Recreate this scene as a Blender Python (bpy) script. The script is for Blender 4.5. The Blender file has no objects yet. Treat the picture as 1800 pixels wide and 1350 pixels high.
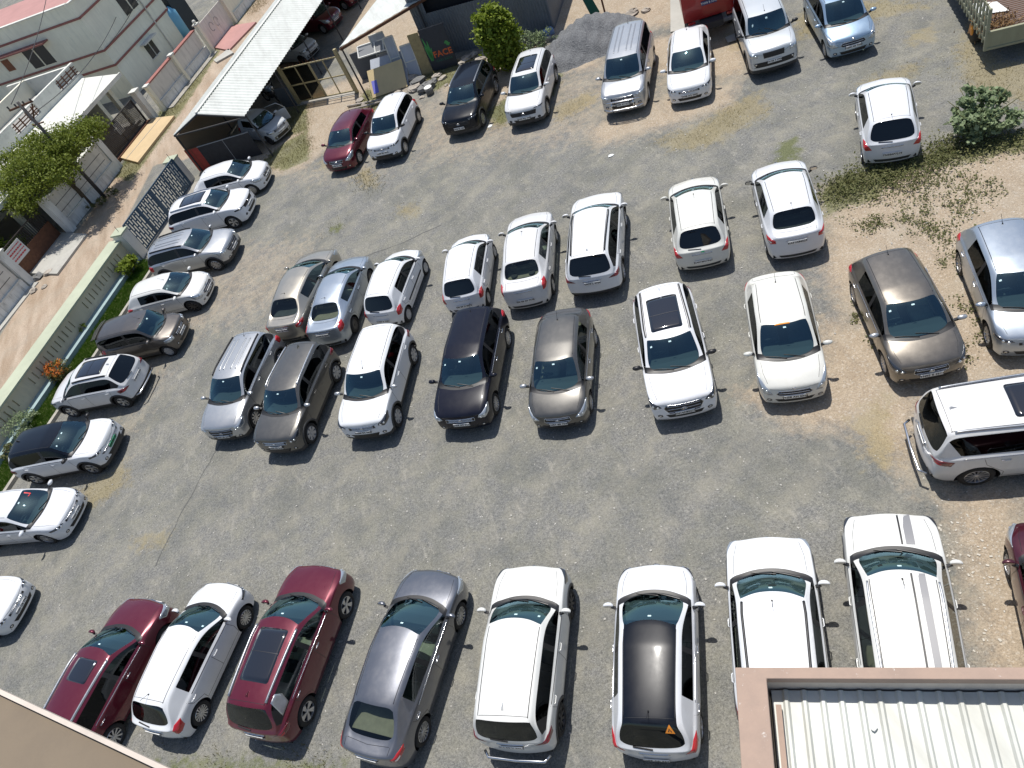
import bpy, math, random
import numpy as np
from mathutils import Vector, Matrix
from mathutils.bvhtree import BVHTree
random.seed(7); rng = np.random.default_rng(7)
R = math.radians
scene = bpy.context.scene
# ---------------------------------------------------------------- camera
F_PX, PITCH, ROLL, CAM_H = 1275.62, 0.804729, -0.490823, 15.9359
def cam_axes():
    fw = np.array([0, math.cos(PITCH), -math.sin(PITCH)]); rt = np.array([1., 0, 0]); up = np.cross(rt, fw)
    c, s = math.cos(ROLL), math.sin(ROLL)
    return c*rt+s*up, -s*rt+c*up, fw
RT, UP, FW = cam_axes()
cam = bpy.data.objects.new("camera", bpy.data.cameras.new("camera")); scene.collection.objects.link(cam)
cam.data.sensor_width = 36; cam.data.lens = 36*F_PX/1800; cam.data.clip_start = 0.05; cam.data.clip_end = 2000
mw = Matrix.Identity(4)
for i in range(3):
    mw[i][0] = RT[i]; mw[i][1] = UP[i]; mw[i][2] = -FW[i]
mw[2][3] = CAM_H
cam.matrix_world = mw
scene.camera = cam
def at(u, v, z=0.0):
    """photo pixel (1800x1350) -> world point at height z (used to survey the place)"""
    d = FW+RT*(u-900)/F_PX-UP*(v-675)/F_PX
    t = (z-CAM_H)/d[2]
    return Vector((d[0]*t, d[1]*t, z))
# ---------------------------------------------------------------- light
SUN_EL, SUN_AZ = 71.0, 77.0          # azimuth measured from +x, counter clockwise
world = bpy.data.worlds.new("World"); scene.world = world; world.use_nodes = True
wn = world.node_tree; bg = wn.nodes["Background"]
sky = wn.nodes.new("ShaderNodeTexSky"); sky.sky_type = 'NISHITA'; sky.sun_disc = False
sky.sun_elevation = R(SUN_EL); sky.sun_rotation = R(90-SUN_AZ); sky.air_density = 1.0; sky.dust_density = 1.0
wn.links.new(sky.outputs[0], bg.inputs[0]); bg.inputs[1].default_value = 0.115
sl = bpy.data.lights.new("sun", 'SUN'); sl.energy = 4.9; sl.angle = R(0.53); sl.color = (1.0, 0.96, 0.9)
so = bpy.data.objects.new("sun", sl); scene.collection.objects.link(so)
sd = Vector((math.cos(R(SUN_EL))*math.cos(R(SUN_AZ)), math.cos(R(SUN_EL))*math.sin(R(SUN_AZ)), math.sin(R(SUN_EL))))
so.rotation_euler = sd.to_track_quat('Z', 'Y').to_euler(); so.location = sd*60
scene.view_settings.view_transform = 'Standard'; scene.view_settings.look = 'None'
scene.view_settings.gamma = 1; scene.view_settings.exposure = 0.0
scene.cycles.max_bounces = 6; scene.cycles.transparent_max_bounces = 8
scene.cycles.sample_clamp_indirect = 6
# ---------------------------------------------------------------- helpers
COL = scene.collection
def link(o, parent=None):
    COL.objects.link(o)
    if parent is not None: o.parent = parent
    return o
def tag(o, label=None, cat=None, group=None, kind=None):
    if label: o["label"] = label
    if cat: o["category"] = cat
    if group: o["group"] = group
    if kind: o["kind"] = kind
    return o
def empty(name, loc=(0, 0, 0), rz=0.0, label=None, cat=None, group=None):
    o = bpy.data.objects.new(name, None); o.empty_display_size = .3
    COL.objects.link(o); o.location = loc; o.rotation_euler = (0, 0, rz)
    return tag(o, label, cat, group)
def mesh_np(name, V, Fq, mat, parent=None, smooth=False, mats=None, mi=None):
    me = bpy.data.meshes.new(name)
    V = np.asarray(V, dtype=np.float32); Fq = np.asarray(Fq, dtype=np.int32)
    n = len(Fq); k = Fq.shape[1]
    me.vertices.add(len(V)); me.vertices.foreach_set("co", V.ravel())
    me.loops.add(n*k); me.loops.foreach_set("vertex_index", Fq.ravel())
    me.polygons.add(n); me.polygons.foreach_set("loop_start", np.arange(0, n*k, k, dtype=np.int32))
    me.polygons.foreach_set("loop_total", np.full(n, k, dtype=np.int32))
    if smooth: me.polygons.foreach_set("use_smooth", np.ones(n, dtype=bool))
    me.materials.append(mat)
    if mats:
        for m in mats: me.materials.append(m)
        me.polygons.foreach_set("material_index", np.asarray(mi, dtype=np.int32))
    me.update(); me.validate()
    return link(bpy.data.objects.new(name, me), parent)
class MB:
    """collects polygons into one mesh"""
    def __init__(s): s.v = []; s.f = []; s.m = []
    def add(s, V, F, mi=0):
        b = len(s.v); s.v += [tuple(p) for p in V]; s.f += [tuple(i+b for i in f) for f in F]; s.m += [mi]*len(F); return s
    def box(s, c, d, rz=0.0, mi=0, M=None):
        x, y, z = d[0]/2, d[1]/2, d[2]/2; ca, sa = math.cos(rz), math.sin(rz); V = []
        for dz in (-z, z):
            for dx, dy in ((-x, -y), (x, -y), (x, y), (-x, y)):
                p = (c[0]+dx*ca-dy*sa, c[1]+dx*sa+dy*ca, c[2]+dz)
                V.append(M @ Vector(p) if M else p)
        return s.add(V, [(0, 3, 2, 1), (4, 5, 6, 7), (0, 1, 5, 4), (1, 2, 6, 5), (2, 3, 7, 6), (3, 0, 4, 7)], mi)
    def prism(s, poly, z0, z1, mi=0):
        """vertical prism over a counter-clockwise polygon; z may be a number or one per vertex"""
        n = len(poly); a = z0 if hasattr(z0, '__len__') else [z0]*n; b = z1 if hasattr(z1, '__len__') else [z1]*n
        ar = sum(poly[i][0]*poly[(i+1) % n][1]-poly[(i+1) % n][0]*poly[i][1] for i in range(n))
        if ar < 0: poly = poly[::-1]; a = a[::-1]; b = b[::-1]
        V = [(p[0], p[1], a[i]) for i, p in enumerate(poly)]+[(p[0], p[1], b[i]) for i, p in enumerate(poly)]
        F = [tuple(range(n-1, -1, -1)), tuple(range(n, 2*n))]+[(i, (i+1) % n, n+(i+1) % n, n+i) for i in range(n)]
        return s.add(V, F, mi)
    def bar(s, a, b, w, h=None, mi=0, up=(0, 0, 1)):
        a = Vector(a); b = Vector(b); h = h or w; t = (b-a).normalized(); u = Vector(up)
        if abs(t.dot(u)) > .98: u = Vector((1, 0, 0))
        sx = t.cross(u).normalized()*w/2; sy = sx.cross(t).normalized()*h/2
        V = [p+q for p in (a, b) for q in (-sx-sy, sx-sy, sx+sy, -sx+sy)]
        return s.add(V, [(0, 1, 2, 3), (7, 6, 5, 4), (0, 4, 5, 1), (1, 5, 6, 2), (2, 6, 7, 3), (3, 7, 4, 0)], mi)
    def tube(s, pts, r, n=8, mi=0, cap=True):
        pts = [Vector(p) for p in pts]; V = []; rs = r if hasattr(r, '__len__') else [r]*len(pts)
        for i, p in enumerate(pts):
            t = (pts[min(i+1, len(pts)-1)]-pts[max(i-1, 0)]).normalized()
            u = Vector((0, 0, 1)) if abs(t.z) < .9 else Vector((1, 0, 0))
            a = t.cross(u).normalized(); b = t.cross(a)
            for k in range(n):
                th = 2*math.pi*k/n; V.append(p+(a*math.cos(th)+b*math.sin(th))*rs[i])
        F = [(i*n+k, i*n+(k+1) % n, (i+1)*n+(k+1) % n, (i+1)*n+k) for i in range(len(pts)-1) for k in range(n)]
        if cap: F += [tuple(range(n-1, -1, -1)), tuple((len(pts)-1)*n+k for k in range(n))]
        return s.add(V, F, mi)
    def build(s, name, mats, parent=None, smooth=False, bevel=0):
        me = bpy.data.meshes.new(name); me.from_pydata(s.v, [], s.f)
        for m in (mats if isinstance(mats, (list, tuple)) else [mats]): me.materials.append(m)
        if isinstance(mats, (list, tuple)): me.polygons.foreach_set("material_index", s.m)
        if smooth: me.polygons.foreach_set("use_smooth", [True]*len(me.polygons))
        me.update()
        o = link(bpy.data.objects.new(name, me), parent)
        if bevel:
            b = o.modifiers.new("bevel", 'BEVEL'); b.width = bevel; b.segments = 2; b.limit_method = 'ANGLE'
        return o
def sides(mb, name, mats, parent=None, smooth=False):
    """left and right pieces of a mirrored shape as two objects"""
    out = []
    for sg in (1, -1):
        m = MB(); mp = {}
        for f in mb.f:
            if sum(mb.v[i][1] for i in f)*sg > 0:
                g = []
                for i in f:
                    if i not in mp: mp[i] = len(m.v); m.v.append(mb.v[i])
                    g.append(mp[i])
                m.f.append(tuple(g)); m.m.append(0)
        if m.f: out.append(m.build(name, mats, parent, smooth))
    return out
def box_obj(name, c, d, mat, parent=None, rz=0, bevel=0): return MB().box(c, d, rz).build(name, mat, parent, bevel=bevel)
# ---------------------------------------------------------------- materials
class N:
    def __init__(s, name):
        s.m = bpy.data.materials.new(name); s.m.use_nodes = True; s.t = s.m.node_tree
        s.b = s.t.nodes["Principled BSDF"]; s.out = s.t.nodes["Material Output"]
    def n(s, typ, **kw):
        x = s.t.nodes.new("ShaderNode"+typ)
        for k, v in kw.items(): setattr(x, k, v)
        return x
    def l(s, a, b): s.t.links.new(a, b)
    def coord(s, which='Object', scale=(1, 1, 1), rot=(0, 0, 0)):
        c = s.n("TexCoord"); mp = s.n("Mapping"); mp.inputs['Scale'].default_value = scale; mp.inputs['Rotation'].default_value = rot
        s.l(c.outputs[which], mp.inputs[0]); return mp.outputs[0]
    def noise(s, vec, scale, detail=4, rough=.55, dist=0):
        x = s.n("TexNoise"); x.inputs['Scale'].default_value = scale; x.inputs['Detail'].default_value = detail
        x.inputs['Roughness'].default_value = rough; x.inputs['Distortion'].default_value = dist
        if vec is not None: s.l(vec, x.inputs['Vector'])
        return x.outputs['Fac']
    def ramp(s, fac, stops):
        x = s.n("ValToRGB"); e = x.color_ramp.elements
        while len(e) < len(stops): e.new(.5)
        for i, (p, c) in enumerate(stops):
            e[i].position = p; e[i].color = (c, c, c, 1) if not hasattr(c, '__len__') else (*c, 1)
        s.l(fac, x.inputs[0]); return x.outputs[0]
    def mix(s, f, a, b, mode='MIX'):
        x = s.n("MixRGB", blend_type=mode)
        for i, v in ((0, f), (1, a), (2, b)):
            if hasattr(v, 'is_linked') or hasattr(v, 'links'): s.l(v, x.inputs[i])
            elif i == 0: x.inputs[0].default_value = v
            else: x.inputs[i].default_value = (*v, 1) if hasattr(v, '__len__') else (v, v, v, 1)
        return x.outputs[0]
    def math(s, op, a, b=None, clamp=False):
        x = s.n("Math", operation=op); x.use_clamp = clamp
        for i, v in ((0, a), (1, b)):
            if v is None: continue
            if hasattr(v, 'links'): s.l(v, x.inputs[i])
            else: x.inputs[i].default_value = v
        return x.outputs[0]
    def bump(s, h, strength=.3, dist=.02):
        x = s.n("Bump"); x.inputs['Strength'].default_value = strength; x.inputs['Distance'].default_value = dist
        s.l(h, x.inputs['Height']); s.l(x.outputs[0], s.b.inputs['Normal'])
def simple(name, col, rough=.6, metal=0.0, vary=.0, scale=6, bump=0, coat=0, spec=.5):
    k = N(name); b = k.b; b.inputs['Base Color'].default_value = (*col, 1); b.inputs['Roughness'].default_value = rough
    b.inputs['Metallic'].default_value = metal; b.inputs['Specular IOR Level'].default_value = spec
    if coat: b.inputs['Coat Weight'].default_value = coat; b.inputs['Coat Roughness'].default_value = .04
    if vary or bump:
        v = k.coord('Object'); f = k.noise(v, scale, 6, .6)
        if vary:
            lo = tuple(c*(1-vary) for c in col); hi = tuple(min(1, c*(1+vary)) for c in col)
            k.l(k.ramp(f, [(.3, lo), (.7, hi)]), b.inputs['Base Color'])
        if bump: k.bump(k.noise(v, scale*6, 5, .6), bump, .01)
    return k.m
def stained(name, col, dirt=(.22, .19, .16), amt=.5, scale=1.2, rough=.8, vert=True, bump=.12):
    """painted plaster with vertical grime streaks and blotches"""
    k = N(name); v = k.coord('Object', (1, 1, .18 if vert else 1)); f = k.noise(v, scale*3, 7, .65)
    f2 = k.noise(k.coord('Object'), scale*.6, 5, .6)
    mask = k.math('MULTIPLY', k.ramp(f, [(.48, 0), (.72, 1)]), k.ramp(f2, [(.35, 0), (.65, 1)]))
    mask = k.math('MULTIPLY', mask, amt)
    base = k.mix(k.ramp(k.noise(k.coord('Object'), .7, 3), [(.3, 0), (.7, 1)]), tuple(c*.9 for c in col), tuple(min(1, c*1.06) for c in col))
    k.l(k.mix(mask, base, dirt), k.b.inputs['Base Color']); k.b.inputs['Roughness'].default_value = rough
    k.bump(k.noise(k.coord('Object'), 22, 6, .6), bump, .008)
    return k.m
def paint(name, col, metal=0.0, rough=.35, flake=0.0, dust=.06):
    k = N(name); b = k.b
    v = k.coord('Object'); f = k.noise(v, 5, 8, .7)
    dm = k.math('ADD', k.math('MULTIPLY', k.ramp(f, [(.45, 0), (.72, 1)]), dust*1.6), dust*.6)
    geo = k.n("NewGeometry")
    c = k.mix(dm, col, (.42, .38, .33))
    c = k.mix(geo.outputs['Backfacing'], c, (.03, .03, .032))
    k.l(c, b.inputs['Base Color']); b.inputs['Metallic'].default_value = metal; b.inputs['Roughness'].default_value = rough
    b.inputs['Specular IOR Level'].default_value = .15 if max(col) < .05 else .4
    b.inputs['Coat Weight'].default_value = .45 if max(col) < .02 else .9; b.inputs['Coat Roughness'].default_value = .06
    k.l(k.ramp(f, [(.3, max(.05, rough-.03)), (.8, min(1, rough+.05))]), b.inputs['Roughness'])
    if flake:
        vo = k.n("TexVoronoi"); vo.inputs['Scale'].default_value = 900; k.l(v, vo.inputs['Vector'])
    return k.m
def glass(name, tint, refl=1.0, rough=.01, k=1.0, col=(.9, .97, 1)):
    kf = k
    k = N(name); tr = k.n("BsdfTransparent"); tr.inputs[0].default_value = (*tint, 1)
    gl = k.n("BsdfGlossy"); gl.inputs['Roughness'].default_value = rough; gl.inputs[0].default_value = (*col, 1)
    fr = k.n("LayerWeight"); fr.inputs[0].default_value = .5
    f = k.math('ADD', k.math('MULTIPLY', k.math('POWER', fr.outputs['Facing'], 4.0), .8*min(1, kf)), .055*kf, True)
    mx = k.n("MixShader"); k.l(f, mx.inputs[0]); k.l(tr.outputs[0], mx.inputs[1]); k.l(gl.outputs[0], mx.inputs[2])
    k.l(mx.outputs[0], k.out.inputs[0]); return k.m
# ================================================================ cars
M = dict(
 black=simple('black_trim', (.012, .012, .013), .45), rubber=simple('tyre_rubber', (.022, .021, .02), .85, vary=.25, scale=9),
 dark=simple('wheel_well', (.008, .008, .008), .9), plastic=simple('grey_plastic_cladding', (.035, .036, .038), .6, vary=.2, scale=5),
 chrome=simple('chrome', (.62, .63, .65), .18, 1.0), alloy=simple('alloy_silver', (.5, .51, .53), .32, .85, vary=.12),
 alloy_dark=simple('alloy_gunmetal', (.06, .06, .065), .35, .7), cover=simple('wheel_cover', (.42, .43, .45), .42, .5, vary=.15),
 lens=simple('headlamp_lens', (.42, .46, .5), .12, .55, coat=1), lens_dark=simple('smoked_headlamp', (.035, .04, .05), .12, .2, coat=1),
 lampcore=simple('projector_lamp', (.75, .78, .8), .1, .8), red=simple('tail_lamp_red', (.42, .012, .018), .16, .0, coat=1),
 red_dark=simple('tail_lamp_dark_red', (.13, .008, .015), .15, .0, coat=1),
 amber=simple('amber_lamp', (.6, .18, .02), .25, coat=1), plate=simple('plate_white', (.72, .72, .7), .5), plate_green=simple('plate_green', (.01, .28, .12), .5),
 ink=simple('plate_ink', (.015, .015, .02), .5), sun=simple('sunroof_glass', (.012, .014, .02), .06, coat=1),
 ws=glass('windscreen', (.62, .84, .84), k=2.6, col=(.55, .88, 1.0)), side=glass('tinted_side_glass', (.085, .10, .10), k=.55), side_clear=glass('clear_side_glass', (.4, .48, .45), k=1.0), rear=glass('tinted_rear_glass', (.10, .12, .12), k=1.1),
 rear_clear=glass('clear_rear_glass', (.5, .58, .55), k=1.0),
 dash=simple('dashboard_black', (.025, .025, .027), .7), beige=simple('beige_upholstery', (.36, .3, .22), .8, vary=.15), grey_int=simple('grey_upholstery', (.09, .09, .095), .85, vary=.2),
 sticker=simple('pass_sticker', (.55, .75, .78), .6), orange=simple('orange_sticker', (.8, .28, .03), .6), redst=simple('red_sticker', (.8, .03, .03), .6), white=simple('white_marking', (.75, .75, .75), .5),
 grey_stripe=simple('grey_stripe', (.22, .22, .23), .4),
)
COLS = dict(
 whiteb=paint('dusty_white_paint', (.64, .65, .66), 0, .46, dust=.14), whitec=paint('clean_white_paint', (.74, .75, .77), 0, .38, dust=.03), whited=paint('cool_white_paint', (.66, .68, .71), 0, .42, dust=.07),
 white=paint('white_paint', (.70, .715, .73), 0, .42), white2=paint('pearl_white_paint', (.68, .685, .66), 0, .42, dust=.08), offwhite=paint('ivory_white_paint', (.66, .66, .61), 0, .42, dust=.09),
 silver=paint('silver_paint', (.46, .475, .49), .7, .38), silver_blue=paint('silver_blue_paint', (.40, .455, .52), .72, .36), silverwhite=paint('silver_white_paint', (.56, .59, .61), .35, .4, dust=.06), lightblue=paint('light_blue_paint', (.30, .42, .55), .6, .34),
 beige=paint('beige_metal_paint', (.37, .345, .295), .68, .38, dust=.06), brown=paint('grey_brown_paint', (.10, .09, .082), .65, .38, dust=.03), grey=paint('steel_grey_paint', (.155, .165, .19), .72, .33),
 darkgrey=paint('granite_grey_paint', (.105, .102, .095), .65, .38, dust=.03), bronze=paint('bronze_grey_paint', (.15, .135, .115), .7, .34, dust=.06),
 black=paint('black_paint', (.003, .005, .010), .0, .3, dust=.003), plum=paint('black_plum_paint', (.006, .007, .015), .0, .3, dust=.004),
 maroon=paint('maroon_paint', (.115, .006, .020), .35, .3, dust=.008), wine=paint('wine_red_paint', (.06, .005, .014), .3, .3, dust=.01),
 oldwhite=paint('aged_white_paint', (.5, .53, .55), 0, .5, dust=.14))
# type: L W H wb | xw roof front, xc cowl, zc cowl z, zh hood nose z | xq end of rear side window, xt roof rear, xg glass base, zg, deck z | yg roof half width, wheel r | kind
TY = dict(
 dzire17=(3.995,1.735,1.515,2.45, .40,1.16,.96,.78, -.95,-1.22,-1.62,1.06,1.0, .56,.315,'sedan'),
 seltos=(4.315,1.80,1.62,2.61, .36,1.08,1.10,.93, -1.25,-1.68,-1.98,1.12,1.02, .57,.35,'suv'),
 creta15=(4.27,1.78,1.63,2.59, .33,1.06,1.08,.90, -1.2,-1.68,-1.97,1.12,1.0, .585,.345,'suv'),
 figo=(3.82,1.68,1.44,2.49, .34,1.12,.94,.76, -.95,-1.38,-1.70,1.02,.92, .54,.31,'hatch'),
 wagonr=(3.655,1.62,1.66,2.435, .62,1.12,1.02,.88, -1.0,-1.52,-1.72,1.12,1.0, .58,.295,'box'),
 xuv3xo=(3.99,1.82,1.64,2.6, .33,1.04,1.08,.94, -1.1,-1.5,-1.85,1.14,1.02, .575,.345,'suv'),
 xuv400=(4.2,1.82,1.634,2.6, .38,1.10,1.09,.95, -1.15,-1.62,-1.92,1.14,1.02, .575,.35,'suv'),
 virtus=(4.561,1.752,1.49,2.651, .42,1.25,.96,.78, -.95,-1.25,-1.78,1.08,1.04, .55,.33,'sedan'),
 amaze=(3.99,1.68,1.5,2.405, .42,1.12,.98,.82, -.95,-1.2,-1.6,1.06,1.0, .55,.30,'sedan'),
 exter=(3.815,1.71,1.63,2.45, .35,1.0,1.06,.92, -1.05,-1.5,-1.75,1.12,1.0, .57,.315,'suv'),
 creta24=(4.33,1.79,1.635,2.61, .36,1.06,1.09,.93, -1.25,-1.70,-2.0,1.13,1.02, .585,.35,'suv'),
 innova=(4.735,1.83,1.795,2.75, .70,1.42,1.14,.98, -1.75,-2.02,-2.2,1.22,1.1, .625,.345,'mpv'),
 vento=(4.39,1.70,1.467,2.552, .40,1.2,.95,.78, -.95,-1.25,-1.7,1.05,1.02, .55,.31,'sedan'),
 scorpio=(4.45,1.82,1.90,2.68, .76,1.18,1.22,1.08, -1.7,-2.08,-2.15,1.3,1.2, .63,.37,'mpv'),
 ertiga=(4.265,1.695,1.685,2.74, .56,1.32,1.04,.84, -1.6,-1.85,-2.03,1.16,1.05, .57,.315,'mpv'),
 i10=(3.765,1.66,1.52,2.425, .30,1.05,.98,.84, -1.0,-1.40,-1.70,1.03,.93, .55,.30,'hatch'),
 corolla=(4.54,1.76,1.48,2.6, .38,1.22,.96,.78, -.92,-1.14,-1.72,1.04,1.02, .55,.315,'sedan'),
 accent=(4.25,1.67,1.385,2.44, .42,1.12,.93,.76, -.78,-.96,-1.5,1.0,1.0, .53,.295,'sedan'),
 alto=(3.43,1.515,1.475,2.36, .33,.98,.95,.82, -.85,-1.30,-1.55,1.02,.92, .50,.275,'hatch'),
 etios=(4.265,1.695,1.51,2.55, .36,1.15,.97,.82, -.88,-1.12,-1.55,1.06,1.04, .56,.30,'sedan'),
 seltos23=(4.365,1.8,1.64,2.61, .45,1.12,1.1,.94, -1.3,-1.72,-2.02,1.14,1.02, .575,.35,'suv'),
 swift=(3.85,1.695,1.53,2.43, .22,1.02,.98,.82, -1.0,-1.42,-1.70,1.06,.95, .55,.31,'hatch'),
 dzire12=(3.995,1.695,1.555,2.43, .30,1.08,.98,.80, -.95,-1.26,-1.6,1.08,1.03, .56,.31,'sedan'),
 brezza=(3.995,1.79,1.64,2.5, .30,.94,1.09,.96, -1.15,-1.66,-1.86,1.14,1.04, .60,.345,'suv'),
 scross=(4.3,1.785,1.595,2.6, .30,1.05,1.04,.88, -1.15,-1.68,-1.98,1.1,1.0, .565,.335,'suv'),
 creta20=(4.3,1.79,1.635,2.61, .30,1.06,1.09,.93, -1.22,-1.66,-1.96,1.12,1.0, .585,.35,'suv'),
 baleno=(3.99,1.745,1.51,2.52, .30,1.12,.98,.80, -1.0,-1.48,-1.78,1.05,.94, .555,.32,'hatch'),
 hycross=(4.755,1.845,1.785,2.85, .66,1.4,1.12,.98, -1.75,-2.05,-2.25,1.2,1.08, .615,.365,'mpv'),
 polo=(3.971,1.682,1.469,2.469, .36,1.1,.95,.78, -.95,-1.45,-1.76,1.02,.93, .55,.31,'hatch'),
 ciaz=(4.49,1.73,1.485,2.65, .38,1.25,.96,.78, -.92,-1.2,-1.8,1.06,1.04, .55,.33,'sedan'),
 i20=(3.985,1.734,1.505,2.57, .30,1.08,.98,.82, -1.0,-1.55,-1.82,1.03,.93, .555,.32,'hatch'),
 xuv=(4.2,1.82,1.66,2.6, .36,1.02,1.1,.97, -1.15,-1.62,-1.86,1.14,1.04, .585,.345,'suv'),
 maruti=(3.335,1.44,1.405,2.15, .22,.72,.90,.82, -.85,-1.25,-1.50,.95,.86, .50,.27,'hatch'))
for _k, _t in list(TY.items()):
    _t = list(_t); _t[5] += .20 if _t[15] != 'mpv' else .16
    if _t[15] != 'sedan': _t[9+0] += 0; _t[10-0] = _t[10]-.04; _t[11] -= .07; _t[12] = min(_t[12]-.03, _t[11]-.05)
    TY[_k] = tuple(_t)
_shell = {}
def shell(ty, level=3):
    """one lofted car shell, returned as arrays: verts, quads, region code per quad, bvh"""
    if (ty, level) in _shell: return _shell[(ty, level)]
    L, W, H, wb, xw, xc, zc, zh, xq, xt, xg, zg, zd, yg, wr, kind = TY[ty]
    xf, xr, hw = L/2, -L/2, W/2
    boxy = kind in ('suv', 'mpv', 'box'); z0 = .26 if boxy else .2
    zb, zbr = zc+.0, zg-.02 if kind != 'sedan' else min(zg, zc+.09)
    if kind == 'sedan': zbr = zc+.07
    st = []
    def row(xs, ys, zs): st.append([(x, y, z) for x, y, z in zip(xs, ys, zs)])
    # 0: nose ring
    t = .91 if boxy else .86
    cx = .03 if boxy else .02
    row([xf-.17+cx, xf-.15+cx, xf-.16+cx, xf-.22+cx, xf-.17+cx, xf-.15+cx, xf-.12, xf-.085, xf-.07], [hw*(t-.04), hw*t, hw*t, hw*(t-.01), hw*(t-.10), hw*(t-.19), hw*.55, hw*.29, 0], [z0+.02, .42, .64, zh-.07, zh-.02, zh-.005, zh, zh+.015, zh+.02])
    dz = zc-zh
    row([xf-.42]*4+[xf-.40, xf-.38, xf-.36, xf-.33, xf-.32], [hw*.95, hw*.985, hw*.99, hw*.935, hw*.83, hw*.75, hw*.63, hw*.34, 0], [z0, .42, .68, zh+dz*.30, zh+dz*.42+.015, zh+dz*.48+.015, zh+dz*.52+.015, zh+dz*.56+.02, zh+dz*.57+.025])
    xm = (xf-.42+xc-.2)/2
    row([xm]*9, [hw*.93, hw*.985, hw, hw*.945, hw*.85, hw*.77, hw*.67, hw*.37, 0], [z0, .4, .68, zh+dz*.72, zh+dz*.82+.01, zh+dz*.86+.015, zh+dz*.88+.025, zh+dz*.90+.04, zh+dz*.9+.045])
    row([xc-.30]*4+[xc-.28, xc-.23, xc-.18, xc-.04, xc], [hw*.93, hw*.985, hw, hw*.965, hw*.90, hw*.845, hw*.78, hw*.42, 0], [z0, .4, .68, zb-.06, zb, zb+.015, zb+.02, zb+.03, zb+.035])
    row([xc-.40]*4+[xc-.38, xc-.33, xc-.29, xc-.14, xc-.09], [hw*.93, hw*.985, hw, hw*.967, hw*.905, hw*.85, hw*.785, hw*.42, 0], [z0, .4, .68, zb-.055, zb+.005, zb+.03, zb+.035, zb+.035, zb+.035])
    # mid windscreen
    def lerp(a, b, t): return a+(b-a)*t
    x6, x8 = xw, xw+.15
    m = .52; bl = .035
    row([lerp(xc-.40, xw+.1, .5)]*4+[lerp(xc-.38, xw+.12, .5), lerp(xc-.33, x6-.03, m), lerp(xc-.29, x6, m), lerp(xc-.14, x8-.02, m)+.02, lerp(xc-.09, x8, m)+.02],
        [hw*.93, hw*.985, hw, hw*.968, hw*.91, lerp(hw*.85, yg+.07, m), lerp(hw*.785, yg, m), hw*.40, 0],
        [z0, .4, .68, zb-.045, zb+.02, lerp(zb+.03, H-.15, m)+bl, lerp(zb+.035, H-.085, m)+bl, lerp(zb+.035, H-.05, m)+bl+.01, lerp(zb+.035, H-.045, m)+bl+.012])
    wy = [hw*.93, hw*.985, hw, hw*.968, hw*.915, yg+.075, yg, yg*.55, 0]
    row([xw+.06]*4+[xw+.10, xw-.05, x6, x8-.03, x8], wy, [z0, .4, .68, zb-.04, zb+.03, H-.145, H-.085, H-.052, H-.045])
    xb = -.02 if kind != 'mpv' else .12
    sl = .04
    if xb > xw-.18: xb = xw-.2
    row([xb]*4+[xb, xb-sl, xb-sl, xb-sl, xb-sl], wy, [z0, .4, .68, zb-.03, zb+.04, H-.11, H-.045, H-.008, H])
    row([xb-.09]*4+[xb-.09, xb-.09-sl, xb-.09-sl, xb-.09-sl, xb-.09-sl], wy, [z0, .4, .68, zb-.03, zb+.042, H-.11, H-.044, H-.007, H+.001])
    wq = [hw*.93, hw*.985, hw, hw*.965, hw*.90, yg+.055, yg-(.008 if boxy else .02), yg*.53, 0]
    xq5 = max(xq, xt+.10)
    row([xq]*4+[xq, xq5, xq5, xq5, xq5], wq, [z0, .4, .70, lerp(zb, zbr, .7)-.03, lerp(zb, zbr, .7)+.04, H-.14, H-.07, H-.025, H-.018])
    x10 = min(xq-.14, xt) if kind != 'sedan' else xq-.22
    x10 = max(x10, xr+.62)
    yr = hw*.86 if kind != 'sedan' else hw*.80
    row([x10]*4+[x10+.02, xt+.01, xt+.03, xt, xt-.01], [hw*.93, hw*.985, hw*.995, hw*.955, hw*.885, yg+(.05 if boxy else .035), yg-(.015 if boxy else .025), yg*.5, 0], [z0, .42, .72, zbr-.03, zbr+.05, H-.17, H-.115, H-.075, H-.065])
    x11 = max(min(x10-.2, xg+.1), xr+.38)
    row([x11]*4+[x11-.0, xg+.12, xg+.07, xg+.01, xg], [hw*.92, hw*.97, hw*.98, hw*.93, hw*.87, yr, yr-.055, hw*.42, 0], [z0, .42, .72, zbr-.04, zbr+.0, zg+.03, zg, zg-.01, zg-.01])
    e = xr
    if kind == 'sedan':
        row([e+.2, e+.17, e+.15, e+.20, e+.17, e+.14, e+.12, e+.09, e+.08], [hw*.82, hw*.87, hw*.88, hw*.84, hw*.74, hw*.66, hw*.58, hw*.34, 0], [z0+.04, .42, .70, zd-.09, zd-.03, zd-.005, zd, zd+.01, zd+.012])
    else:
        row([e+.2, e+.15, e+.14, e+.20, e+.17, e+.13, e+.11, e+.085, e+.08], [hw*.86, hw*.91, hw*.93, hw*.89, hw*.83, hw*.76, hw*.68, hw*.36, 0], [z0+.04, .42, .70, zd-.06, zd-.02, zd-.005, zd, zd, zd])
    ns = len(st); V = []
    for r in st:
        V += r+[(x, -y, z) for x, y, z in r[-2::-1]]
    def vid(i, j): return i*17+j
    F = []; code = []
    third = {'suv': 'g', 'mpv': 'g', 'box': 'g', 'hatch': 'p', 'sedan': 'p'}[kind]
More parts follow.
